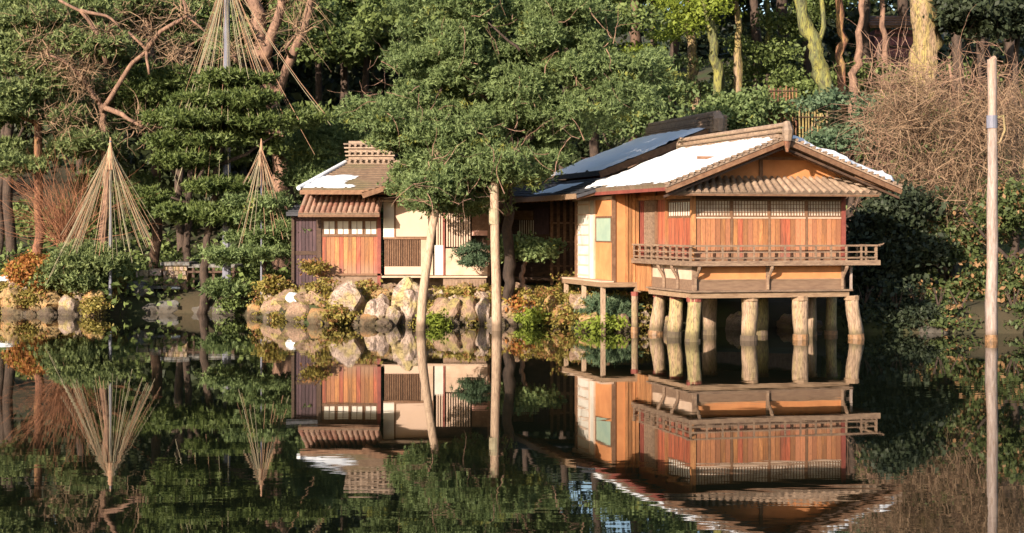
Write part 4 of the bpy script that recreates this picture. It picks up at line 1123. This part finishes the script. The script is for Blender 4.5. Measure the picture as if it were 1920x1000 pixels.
# great bare weeping shrub on the right
cs = []
for _ in range(60):
    px, py = random.uniform(1660, 1930), random.uniform(180, 420)
    cs.append(P(px, py, 52.5 + random.uniform(-1.5, 1.5)))
b = Vector((X(1770, 53.5), 53.5, ground(X(1770, 53.5), 53.5) - 0.1))
t = thing('weeping_tree', 'large leafless brown weeping tree tangled behind the tall grey post', 'tree', b)
for i, (pa, pb) in enumerate((((1730, 250), (1680, 270)), ((1800, 230), (1780, 120)), ((1830, 260), (1900, 180)), ((1780, 330), (1850, 300)), ((1740, 330), (1660, 360)))):
    pl = multi([Vector((0, 0, 0)), P(1770, 420, 53.3) - b, P(*pa, 53) - b, P(*pb, 52.5) - b], 3, 0.15, i * 5.1)
    link('limb', MB().tube(pl, list(np.linspace(0.13, 0.035, len(pl))), 7, 0.3).mesh('limb', True), palebark, t)
link('twigs', twig_mesh('twigs', cs, 5200, 1.2, 0.012, 0.06, twigm, (-0.2, 0, 0.6), 7, 0.17, 1.0, 0.55), None, t, loc=-b)
cs = [P(1640 + random.uniform(0, 250), random.uniform(120, 330), 53.5) for _ in range(45)]
link('twigs', twig_mesh('twigs', cs, 1100, 2.2, 0.014, 0.12, palebark, (-0.3, 0, 0.5), 8, 0.2, 1.0, 0.5), None, t, loc=-b)

link('leaves', leaves('leaves', blobs_px(pads(1780, 280, 52.8, 130, 110, 30, .3, .6, .7, 1.4)), mixed_leaf, 2.6, .25, 7, .06), None, t, loc=-b)
# trunks on the slope at the right
def slope_trunk(label, path, w, bk, d, limbs=(), name='forest_tree', group='trees on the slope behind the tea house', crown=None):
    px, py = path[0]
    gx_ = X(px, d); gzv = ground(gx_, d) - 0.2
    b = Vector((gx_, d, gzv))
    pts = [b] + [P(a, c, d) for a, c in path[1:]]
    return tree(name, label, b, pts, w * d / FPX / 2, [([P(a, c, d - e) for a, c, e in l], r0, r1) for l, r0, r1 in limbs], crown, bk, group)
def crown_at(px, py, d, w, h, n, mat, size=0.13, dens=4, rmin=0.8, rmax=1.6):
    rows = pads(px, py, d, w, h, n, rmin, rmax, 0.6, 2.0)
    return leaves('crown', blobs_px(rows), mat, dens, 0.3, 14, size)
slope_trunk('massive yellow-mossed trunk rising above the weeping tree', [(1732, 200), (1732, 120), (1733, 0), (1736, -120), (1738, -220)], 62, mossbark, 60,
            [([(1735, 10, 0), (1775, -50, .5), (1820, -120, 1)], 0.3, 0.15)], crown=crown_at(1740, -190, 61, 130, 60, 9, shade_leaf, 0.16, 3.5))
slope_trunk('leaning yellow-green trunk forming the left arm of a V on the slope', [(1558, 230), (1548, 160), (1530, 95), (1508, 40), (1490, -60), (1485, -150)], 34, greenbark, 60,
            [([(1530, 95, 0), (1545, 50, 0), (1540, -40, 0)], 0.12, 0.08)], crown=crown_at(1490, -150, 61, 110, 50, 7, shade_leaf, 0.16, 3.5))
slope_trunk('slender red-brown trunk standing in the middle of the V', [(1578, 240), (1577, 120), (1575, 30), (1574, -100), (1574, -160)], 18, redbark, 61.5, crown=crown_at(1580, -140, 62, 90, 40, 5, ever_leaf, 0.16, 3.5))
slope_trunk('pale thin trunk forming the right arm of the V', [(1585, 200), (1600, 150), (1612, 90), (1616, 0), (1625, -120)], 17, palebark, 61)
slope_trunk('green mossy trunk nearest the hall ridge, curving up', [(1352, 260), (1346, 150), (1336, 70), (1322, 10), (1310, -80)], 22, greenbark, 62, crown=crown_at(1310, -60, 63, 80, 40, 6, yellow_leaf, 0.13, 3.5))
slope_trunk('narrow trunk with an ochre foot right of the curved mossy one', [(1385, 230), (1384, 120), (1382, 20), (1380, -100)], 17, mossbark, 63, crown=crown_at(1400, -120, 63, 70, 30, 4, ever_leaf, 0.15, 3.5))
slope_trunk('short golden trunk just behind the hall ridge end', [(1308, 260), (1304, 190), (1296, 100), (1292, 0), (1290, -90)], 24, mossbark, 64)
slope_trunk('dark brown trunk with one lit edge above the big pine', [(1194, 260), (1192, 120), (1190, 20), (1190, -90)], 26, bark, 66, crown=crown_at(1180, -100, 66, 90, 40, 6, ever_leaf, 0.16, 3.5))
slope_trunk('dim thin trunk left of the massive mossed one', [(1662, 220), (1660, 110), (1655, 20), (1652, -80)], 15, palebark, 64)
slope_trunk('thin green trunk between the ochre-footed one and the V', [(1448, 220), (1445, 120), (1440, 30), (1436, -90)], 14, greenbark, 66)
dim = [(1225, 68, 16), (1262, 70, 20), (1418, 70, 20), (1470, 69, 24), (1510, 70, 16), (1628, 70, 18), (1690, 71, 22), (1790, 66, 20), (1840, 68, 26), (1890, 66, 20),
       (640, 74, 22), (600, 75, 18), (690, 72, 18), (340, 72, 18), (150, 72, 16), (20, 70, 20), (1120, 74, 20), (1060, 75, 18)]
dm = MB().tube(multi([(0, 0, -0.5), (0.1, 0, 4), (-0.1, 0.1, 8), (0.15, 0, 13)], 4, 0.2, 4.4), list(np.linspace(0.26, 0.13, 13)), 9, 0.3).mesh('trunk', True)
dc = leaves('crown', [(random.uniform(-2.2, 2.2), random.uniform(-2, 2), random.uniform(10.5, 14.5), random.uniform(.9, 1.7), random.uniform(.9, 1.7), random.uniform(.6, 1.0)) for _ in range(16)], ever_leaf, 3, 0.35, 12, 0.17)
DIML = ['dim slender tree just right of the dark trunk with a lit edge', 'dim tree standing left of the golden trunk behind the hall', 'dim tree between the ochre-footed trunk and the thin green one',
 'dim broad trunk right of the thin green one', 'dim thin trunk behind the left arm of the V', 'dim trunk between the V and the hillside hut', 'dim thick trunk between the hut and the massive mossed trunk',
 'dim trunk just right of the massive mossed trunk', 'dim thick trunk above the weeping tree near the grey post', 'dim thin trunk at the top right corner beyond the grey post',
 'dim thick trunk in the gap right of the forked bare tree', 'dim thin trunk close to the right limb of the forked bare tree', 'dim trunk at the left edge of the big pine', 'dim trunk behind the dull green tree left of the tallest rope frame',
 'dim trunk behind the large rope cone', 'dim trunk at the very left edge of the wood', 'dim thick trunk behind the right half of the big pine', 'dim thin trunk behind the middle of the big pine']
for i, (px, d, w) in enumerate(dim):
    gx_ = X(px, d)
    t = thing('forest_tree', DIML[i], 'tree', (gx_, d, ground(gx_, d)), random.uniform(0, 6), 'dim trees deep in the wood')
    link('trunk', dm, darkbark, t, scale=(w / 20, w / 20, 1))
    link('crown', dc, None, t, scale=(1, 1, random.uniform(.9, 1.05)))

# evergreens that fill the middle distance
def leafy(label, rows, mat, base_px, d, th, bk=darkbark, size=0.11, dens=5, per=13, group='leafy evergreens behind the buildings', r=0.16, top=None, spread=0.24, needle=False):
    gx_ = X(base_px, d); b = Vector((gx_, d, ground(gx_, d) - 0.1))
    bl = blobs_px(rows)
    m_ = needles('crown', bl, mat, dens, spread, per, 5, size * 1.5, size * 0.33) if needle else leaves('crown', bl, mat, dens, spread, per, size)
    tp = Vector((gx_ + 0.2, d, th))
    return tree('evergreen_tree', label, b, [b, b.lerp(tp, 0.5), tp], r,
                [([b.lerp(tp, 0.45), b.lerp(tp, 0.6) + Vector((-0.9, 0.2, 0.5)), b.lerp(tp, 0.75) + Vector((-1.6, 0.2, 1))], r * .5, r * .2),
                 ([b.lerp(tp, 0.5), b.lerp(tp, 0.65) + Vector((0.9, -0.2, 0.5)), b.lerp(tp, 0.8) + Vector((1.5, 0, 1))], r * .5, r * .2)], m_, bk, group)
leafy('tall evergreen filling the gap between the forked bare tree and the big pine', pads(640, 40, 68, 110, 50, 13, .9, 1.6, .45) + pads(600, 270, 66, 60, 60, 9, .7, 1.2, .45), ever_leaf, 640, 68, 9, size=.13)
leafy('green evergreen over the snowy roof of the low house', pads(640, 250, 61, 70, 45, 10, .5, 1.0, .45, 1) + pads(585, 320, 60, 30, 60, 6, .5, .9, .5, 1), pine_leaf, 600, 61, 5, size=.1, dens=6, needle=True)
leafy('evergreen directly behind the top of the big pine', pads(850, 30, 60, 160, 60, 14, .9, 1.5, .45) + pads(1100, 60, 60, 90, 80, 9, .8, 1.4, .45), ever_leaf, 980, 60, 9, size=.12)
leafy('evergreen with a wide crown at the top left corner', pads(60, 0, 70, 200, 60, 16, 1.0, 1.8, .4), pine_pale, 0, 70, 10, size=.14, needle=True, dens=4)
leafy('dull green tree between the tallest rope frame and the left pines', pads(330, 200, 64, 80, 100, 14, .7, 1.3, .4) + pads(220, 380, 64, 70, 50, 7, .6, 1.0, .5), pine_dark, 350, 64, 8, size=.12, needle=True)
leafy('bright yellow-green tree over the hall roof', pads(1290, 20, 62.5, 60, 35, 10, .5, .9, .6) + pads(1245, 60, 62.5, 20, 20, 3, .4, .6, .6) + pads(1210, 100, 61, 45, 8, 4, .5, .8, .3, .5), yellow_leaf, 1280, 62.5, 9.5, size=.09, dens=5, r=0.1, bk=greenbark)
leafy('dark evergreen spreading over the top right corner', pads(1860, 30, 60, 110, 40, 12, .9, 1.5, .45), shade_leaf, 1900, 60, 12, size=.13)
leafy('blue-green shrubby tree beside the right end of the tea house ridge', pads(1560, 195, 56, 60, 14, 6, .4, .8, .4, .8) + pads(1590, 250, 56, 70, 25, 10, .5, .9, .5, .8) + pads(1640, 200, 56, 30, 20, 4, .4, .7, .5, .8), blue_leaf, 1590, 56, 6.5, size=.09, dens=6)
leafy('green bushy tree behind the tea house ridge', pads(1400, 215, 60, 90, 30, 11, .6, 1.0, .5, .8) + pads(1330, 240, 60, 30, 20, 4, .5, .8, .5, .8), pine_leaf, 1390, 60, 7.4, size=.1, dens=5)
leafy('green tree on the slope between the hall ridge and the big pine', pads(1190, 215, 62, 70, 35, 9, .6, 1.1, .5, .8) + pads(1270, 150, 63, 50, 30, 6, .6, 1.0, .5), pine_leaf, 1200, 62, 7.5, size=.1, dens=5)
leafy('yellow-green bush on the slope left of the massive trunk', pads(1690, 190, 58, 30, 18, 6, .35, .6, .6, .5), yellow_leaf, 1690, 58, 6.8, size=.08, dens=6, r=.06)
leafy('green understorey tree around the foot of the V-shaped trunks', pads(1500, 170, 63, 60, 30, 9, .5, .9, .6, 1) + pads(1620, 150, 63, 50, 30, 7, .5, .9, .6, 1), ever_leaf, 1540, 63, 8.6, size=.1, dens=5)
leafy('green understorey tree between the curved mossy trunk and the V', pads(1420, 120, 65, 50, 50, 8, .5, .9, .6, 1) + pads(1470, 60, 66, 50, 30, 5, .5, .9, .6, 1), ever_leaf, 1430, 65, 9.4, size=.1, dens=4)
leafy('olive understorey tree hanging over the head of the wood left of the massive trunk', pads(1590, 5, 64, 30, 20, 4, .5, .8, .6, 1) + pads(1530, 10, 63, 40, 16, 4, .5, .8, .6, 1), ever_leaf, 1640, 64, 10.5, size=.1, dens=4)
# shaded evergreens and mixed shrubs on the right bank
leafy('shaded evergreen directly right of the tea house balcony', pads(1680, 450, 51, 60, 90, 20, .6, 1.1, .6, 1.2) + pads(1670, 560, 50, 60, 40, 12, .4, .8, .6, 1), shade_leaf, 1680, 51.5, 3.6, size=.1, dens=7)
leafy('shaded evergreen between the balcony and the grey post', pads(1775, 430, 52, 50, 60, 12, .6, 1.0, .6, 1.2) + pads(1770, 560, 50, 50, 40, 10, .4, .8, .6, 1), mixed_leaf, 1780, 52, 3.6, size=.09, dens=6)
leafy('autumn-tinted shrub with orange leaves right of the grey post', pads(1890, 400, 50, 50, 60, 9, .5, .9, .6, 1) + pads(1880, 530, 49.5, 60, 60, 14, .4, .8, .6, 1), mixed_leaf, 1895, 50, 3.4, size=.09, dens=6)
for (px, py, d, lab, mt) in ((1640, 590, 49, 'dim low bush at the water right of the last stilt', shade_leaf), (1720, 600, 48.6, 'dim low bush at the water midway to the grey post', shade_leaf),
                             (1800, 605, 48.4, 'low olive bush at the water just left of the grey post', mixed_leaf), (1900, 600, 48.2, 'low rusty bush at the water right of the grey post', mixed_leaf)):
    bush('shrub', lab, px, py, d, leaves('foliage', blobs_px(pads(px, py, d, 40, 22, 8, .3, .6, .6, .5)), mt, 9, .16, 13, .075), group='shrubs along the right bank')

for (px, py, d, lab) in ((1620, 608, 48.9, 'dim low bush at the water directly beside the leaning corner stilt'), (1682, 606, 48.5, 'dim low bush at the water below the shaded evergreens'), (1760, 600, 48.8, 'dim bush on the bank below the gap between the evergreens')):
    bush('shrub', lab, px, py, d, leaves('foliage', blobs_px(pads(px, py, d, 34, 16, 9, .3, .5, .6, .4)), shade_leaf, 9, .16, 13, .075), group='shrubs along the right bank')  # bushes over the sunlit bank, its shade put into their leaf colour
# ------------------------------------------------------------------ far forest mass
fb = []
for _ in range(330):
    d = random.uniform(78, 120)
    px = random.uniform(-150, 2080)
    py = random.uniform(-120, 470)
    x_ = X(px, d); z_ = Z(py, d)
    if z_ < ground(x_, d) - 1: continue
    if px > 1180 and py < 110 and random.random() < 0.35: continue
    r = random.uniform(1.6, 3.2)
    fb.append((x_, d, z_, r, r * .8, r * .75))
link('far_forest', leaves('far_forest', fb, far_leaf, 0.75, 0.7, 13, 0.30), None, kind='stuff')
# undergrowth on the slope
ub = []
for _ in range(420):
    x_, y_ = random.uniform(-26, 26), random.uniform(58, 84)
    if y_ < 62 and -8 < x_ < 12: continue
    r = random.uniform(.5, 1.3)
    ub.append((x_, y_, ground(x_, y_) + r * .2, r, r, r * .5))
link('undergrowth', leaves('undergrowth', ub, ever_leaf, 2.0, 0.35, 9, 0.14), None, kind='stuff')

# ------------------------------------------------------------------ hut and bamboo fences on the slope
hutwood = surf('hut_boards', (0.26, 0.10, 0.10), (0.14, 0.06, 0.07), 3, 0.8, 0.3, (5, 5, 1), vary=.2)
hut = thing('hillside_hut', 'dim wooden hut half hidden among trunks on the upper slope', 'hut', (X(1675, 70), 70, ground(X(1675, 70), 70)))
zz = Z(150, 70) - ground(X(1675, 70), 70)
B('wall', hut, hutwood, -0.8, 1.0, 0, 1.6, 0, zz + 2.2)
for i in range(4):
    B('rail', hut, darkwood, -0.82, 1.02, -0.05, -0.003, zz + 0.4 + i * 0.5, zz + 0.5 + i * 0.5)
B('pale_board', hut, palebark, -0.75, -0.45, -0.06, -0.003, zz + 0.2, zz + 1.3)
slope('roof', hut, brownwood, (-1.1, -0.5, zz + 2.3), (1.3, -0.5, zz + 2.3), (1.3, 0.8, zz + 2.9), (-1.1, 0.8, zz + 2.9), .1, 4)
def picket(label, px0, px1, py0, py1, d, mat, n):
    x0, x1 = X(px0, d), X(px1, d)
    b = Vector(((x0 + x1) / 2, d, Z(py1, d)))
    t = thing('bamboo_fence', label, 'fence', b, 0, 'bamboo fences on the slope')
    h = Z(py0, d) - Z(py1, d); w_ = x1 - x0
    for i in range(n):
        u = -w_ / 2 + w_ * i / (n - 1)
        link('stake', MB().tube([(u, 0, -1.2), (u + random.uniform(-.03, .03), 0, h * random.uniform(.85, 1.05))], .035, 6), mat, t)
    for z_ in (h * .3, h * .75):
        link('rail', MB().tube([(-w_ / 2 - .05, -.05, z_), (w_ / 2 + .05, -.05, z_)], .022, 6), darkwood, t)
picket('rusty red stake fence on the slope above the tea house ridge', 1442, 1492, 160, 205, 61, redbark, 10)
picket('golden bamboo stake fence below the V-shaped trunks', 1500, 1550, 192, 232, 58.5, mossbark, 10)

# ------------------------------------------------------------------ rocks and plants on the banks
def rock_mesh(seed, rough=0.35):
    import bmesh
    bm = bmesh.new()
    bmesh.ops.create_icosphere(bm, subdivisions=3, radius=1.0)
    off = Vector((seed * 7.3, seed * 3.1, seed * 1.7))
    planes = [(Vector((random.gauss(0, 1), random.gauss(0, 1), random.gauss(0, 1))).normalized(), random.uniform(.62, .9)) for _ in range(11)]
    for v in bm.verts:
        p_ = v.co.copy()
        for n_, k in planes:
            dd = p_.dot(n_)
            if dd > k: p_ -= n_ * (dd - k) * 0.9
        p_ *= 1 + rough * 0.7 * noise.noise(p_ * 1.6 + off) + rough * 0.35 * noise.noise(p_ * 4 + off) + rough * 0.2 * abs(noise.noise(p_ * 9 + off))
        v.co = p_
    m = bpy.data.meshes.new('rock'); bm.to_mesh(m); bm.free()
    return m
ROCK = {}
def rock(label, px, py0, py1, wpx, d, mat, snowy=False, tilt=0.0, deep=0.8):
    key = (mat.name, random.randrange(4))
    if key not in ROCK:
        ROCK[key] = rock_mesh(hash(key[1]) % 97 + len(ROCK)); ROCK[key].materials.append(mat)
    z0, z1 = Z(py1, d), Z(py0, d)
    w_ = wpx * d / FPX
    o = link('rock', ROCK[key], loc=(X(px, d), d, (z0 + z1) / 2 - 0.05), rot=(random.uniform(-.3, .3), tilt, random.uniform(0, 6.28)), scale=(w_ / 2 * 1.4, w_ / 2 * deep * 1.3, (z1 - z0) / 2 * 1.4))
    tagged(o, label, 'rock', 'rocks along the pond edge')
    return o
for r_ in [
    ('large pale upright boulder left of the slanting prop', 765, 532, 612, 62, 52.2, rockpale),
    ('pale yellow wedge rock at the waterline below the red post', 708, 560, 612, 46, 51.9, rockpale),
    ('pale pink boulder under the orange doors', 652, 535, 590, 62, 52.6, rockpale),
    ('cream rock squeezed beside the tall pale boulder', 738, 575, 612, 30, 51.7, rockpale),
    ('brown boulder just right of the slanting prop', 832, 555, 612, 52, 52.0, rockbrown),
    ('broad brown rock under the foundation wall', 872, 560, 606, 50, 52.2, rockbrown),
    ('pinkish upright rock left of the upright prop', 908, 562, 612, 32, 51.8, rockpale),
    ('small mossy rock at the foot of the slanting prop', 806, 592, 616, 34, 51.4, rockbrown),
    ('mossy brown rock beneath the cream wall', 690, 590, 616, 34, 51.5, rockyellow),
    ('low wet rock between the pale boulders', 722, 597, 616, 32, 51.3, rockbrown),
    ('ochre rock at the left foot of the house bank', 600, 575, 610, 44, 52.6, rockyellow),
    ('brown rock below the lean-to shed', 566, 570, 606, 44, 53.6, rockbrown),
    ('rounded brown rock left of the shed bank', 520, 560, 600, 46, 55.4, rockbrown),
    ('small ochre rock at the inlet mouth', 482, 572, 600, 34, 56.6, rockyellow),
    ('mossy rock on the bank under the small rope cone pine', 545, 545, 575, 40, 54.8, rockbrown),
    ('brown rock right of the upright prop', 962, 580, 612, 42, 52.0, rockbrown),
    ('dark rock below the little leaning tree', 1000, 585, 612, 40, 52.0, rockgrey),
    ('golden rock before the corridor posts', 1062, 575, 612, 44, 51.2, rockyellow),
    ('brown boulder at the corridor foot', 1048, 560, 600, 40, 52.2, rockbrown),
    ('ochre rock under the veranda of the tea house', 1110, 590, 625, 48, 49.2, rockyellow),
    ('brown rock beside the thin veranda stilt', 1165, 592, 628, 42, 48.9, rockbrown),
    ('tan boulder lying in the dark under the tea house floor', 1382, 588, 640, 40, 49.3, rockpale),
    ('brown rock in the shade behind the leaning stilt', 1480, 590, 622, 50, 50.3, rockbrown),
    ('grey rock in the dark near the last stilts', 1545, 600, 628, 46, 50.5, rockgrey),
    ('mossy rock under the left corner of the tea house', 1250, 595, 628, 40, 49.2, rockbrown),
    ('grey rock at the far bank right of the stilts', 1635, 608, 630, 44, 48.6, rockgrey),
    ('dark rock on the right bank below the bushes', 1745, 612, 630, 46, 48.0, rockgrey),
    ('orange-lit flat rock at the far left bank', 35, 545, 592, 62, 58.4, rockyellow),
    ('golden rock second from the left on the far bank', 88, 550, 594, 52, 58.2, rockyellow),
    ('pinkish brown rock on the left bank under the low pine', 132, 555, 596, 46, 58.0, rockpale),
    ('mossy golden rock at the right tip of the left bank', 180, 548, 596, 42, 57.9, rockyellow),
    ('grey stone at the inlet edge by the bridge foot', 262, 528, 556, 50, 59.8, rockgrey),
    ('dark flat stone in the inlet under the bridge', 330, 565, 592, 60, 59.6, rockgrey),
    ('dark mossy stone at the inlet right side', 430, 570, 596, 54, 58.8, rockgrey),
    ('dark stone in the middle of the inlet bank', 385, 572, 596, 44, 59.2, rockgrey),
    ('dark stone at the inlet left side', 282, 570, 596, 48, 59.6, rockgrey)]:
    rock(*r_)
SM = [rock_mesh(200 + i, 0.5) for i in range(5)]
for i, m_ in enumerate(SM): m_.materials.append((rockbrown, rockpale, rockyellow, rockbrown, rockpale)[i])
for i in range(150):
    x_ = random.uniform(-8.8, 5.0) if i < 125 else random.uniform(-19, -15)
    s_ = random.uniform(-0.35, 2.0)
    y_ = yshore(x_) + s_
    if y_ > 53.9 and x_ > -7.5: continue
    r_ = random.uniform(.12, .34)
    o = link('rock', SM[i % 5], loc=(x_, y_, max(ground(x_, y_), -0.05) + r_ * .2), rot=(random.uniform(0, 6), random.uniform(0, 6), 0), scale=(r_ * 1.2, r_, r_ * random.uniform(.7, 1.1)))
    pxs = 960 + x_ / y_ * FPX
    where = ('on the far left bank by the rope cone' if pxs < 300 else 'on the bank below the lean-to shed' if pxs < 600 else 'on the bank under the orange doors' if pxs < 715 else
             'on the bank just left of the slanting prop' if pxs < 800 else 'on the bank between the two log props' if pxs < 930 else 'on the bank below the little leaning tree' if pxs < 1060 else 'on the bank left of the tea house stilts')
    tagged(o, 'small %s stone wedged among larger rocks %s' % (('brown', 'pale', 'ochre', 'brown', 'pale')[i % 5], where), 'rock', 'small stones wedged between the bank rocks')
gc = []
for _ in range(520):
    x_ = random.uniform(-9.5, 5.0) if random.random() < .8 else random.uniform(-20, -14.5)
    y_ = yshore(x_) + random.uniform(-0.1, 2.2)
    if y_ > 54.2 and x_ > -7: continue
    r_ = random.uniform(.12, .3)
    gc.append((x_, y_, ground(x_, y_) + random.uniform(.02, .22), r_, r_, r_ * .6))
link('bank_plants', leaves('bank_plants', gc, golden_leaf, 26, .08, 8, .05), None, kind='stuff')
# snow patch on a rock
o = link('snow_patch', ROCK[next(iter(ROCK))].copy(), None, loc=P(553, 560, 54.2), rot=(0.1, 0.2, 1), scale=(0.36, 0.3, 0.2))
o.data.materials.clear(); o.data.materials.append(snow)
tagged(o, 'small white heap of snow on the bank below the shed', 'snow')
o = link('snow_patch', o.data, None, loc=P(14, 524, 60.5), rot=(0, 0.1, 2), scale=(0.45, 0.4, 0.14))
tagged(o, 'thin bluish snow strip at the far left behind the orange shrub', 'snow')
o = link('snow_patch', o.data, None, loc=P(328, 541, 59.7), rot=(0, 0.1, 2), scale=(0.2, 0.2, 0.05))
tagged(o, 'tiny bluish snow patch at the foot of the bridge abutment', 'snow')

def shrub(label, px, py, d, wpx, hpx, mt, size=0.07, n=8, kind_='leaf', dens=10, name='shrub', grp='shrubs on the house bank', cat='shrub'):
    bl = blobs_px(pads(px, py, d, wpx * .32, hpx * .3, n, .18, .42, .7, .35))
    m_ = leaves('foliage', bl, mt, dens, .12, 12, size) if kind_ == 'leaf' else needles('foliage', bl, mt, dens, .1, 9, 5, size * 1.9, size * .3)
    return bush(name, label, px, py, d, m_, 4, 0.35, group=grp, cat=cat)
shrub('golden shrub on the bank under the left door post', 612, 560, 53.4, 70, 80, golden_leaf, n=12)
shrub('golden-brown shrub between the shed and the doors', 590, 505, 54.4, 50, 50, golden_leaf)
shrub('yellow plant beside the snow heap', 505, 535, 55.6, 60, 50, golden_leaf, n=9)
shrub('olive tuft low on the bank left of the pale wedge rock', 640, 590, 52.0, 60, 30, golden_leaf)
shrub('mossy yellow tuft between red post and pale boulder', 690, 545, 53.2, 30, 40, golden_leaf, n=5)
shrub('green and gold tuft on the foundation by the brown boulder', 872, 560, 52.6, 50, 30, golden_leaf, n=6)
shrub('yellow-green moss plant at the foot of the slanting prop', 815, 605, 51.0, 40, 22, yellow_leaf, n=5)
shrub('orange-flecked plant right of the upright prop', 975, 575, 52.0, 50, 50, orange_leaf, n=7)
shrub('bright green plant below the little tree', 1000, 595, 51.4, 60, 45, yellow_leaf, n=8)
shrub('golden bush left of the tea house veranda', 1065, 600, 50.6, 50, 45, golden_leaf, n=8)
shrub('tall golden plant at the corridor corner', 1068, 535, 52.6, 30, 60, golden_leaf, n=6)
shrub('blue-green ferny bush under the tea house sill', 1118, 580, 49.6, 60, 60, blue_leaf, n=10, kind_='n')
shrub('blue-green ferny bush left of the thin stilt', 1165, 585, 49.2, 50, 70, blue_leaf, n=10, kind_='n')
shrub('yellow-green weeds at the water below the ferny bushes', 1135, 610, 48.6, 80, 26, yellow_leaf, n=8)
shrub('clipped orange azalea mound on the far left bank', 72, 510, 58.3, 135, 85, orange_leaf, n=80, dens=16, grp='plants on the left bank')
shrub('golden plant at the left bank below the azalea', 60, 560, 58.0, 120, 40, golden_leaf, n=12, grp='plants on the left bank')
shrub('round yellow tuft at the tip of the left bank', 180, 575, 57.4, 50, 40, golden_leaf, n=8, grp='plants on the left bank')
shrub('dim green bush at the inlet right side', 440, 580, 57.6, 60, 50, ever_leaf, n=8, grp='plants on the left bank')
shrub('blue-green spreading bush against the cream wall', 885, 478, 53.2, 90, 60, blue_leaf, n=14, kind_='n', dens=12)
gxl = X(983, 52.6); b = Vector((gxl, 52.6, ground(gxl, 52.6) - .1))
tree('small_tree', 'little leaning tree with rounded green crown right of the upright prop', b, [b, P(978, 520, 52.6), P(985, 490, 52.6), P(975, 465, 52.6)], 0.09,
     [([P(984, 495, 52.6), P(1010, 470, 52.5)], .05, .02)],
     leaves('crown', blobs_px(pads(1000, 470, 52.5, 45, 16, 14, .35, .6, .5, .6) + pads(960, 455, 52.5, 15, 12, 4, .3, .5, .5, .4)), pine_leaf, 10, .14, 13, .075), palebark, cat='tree')
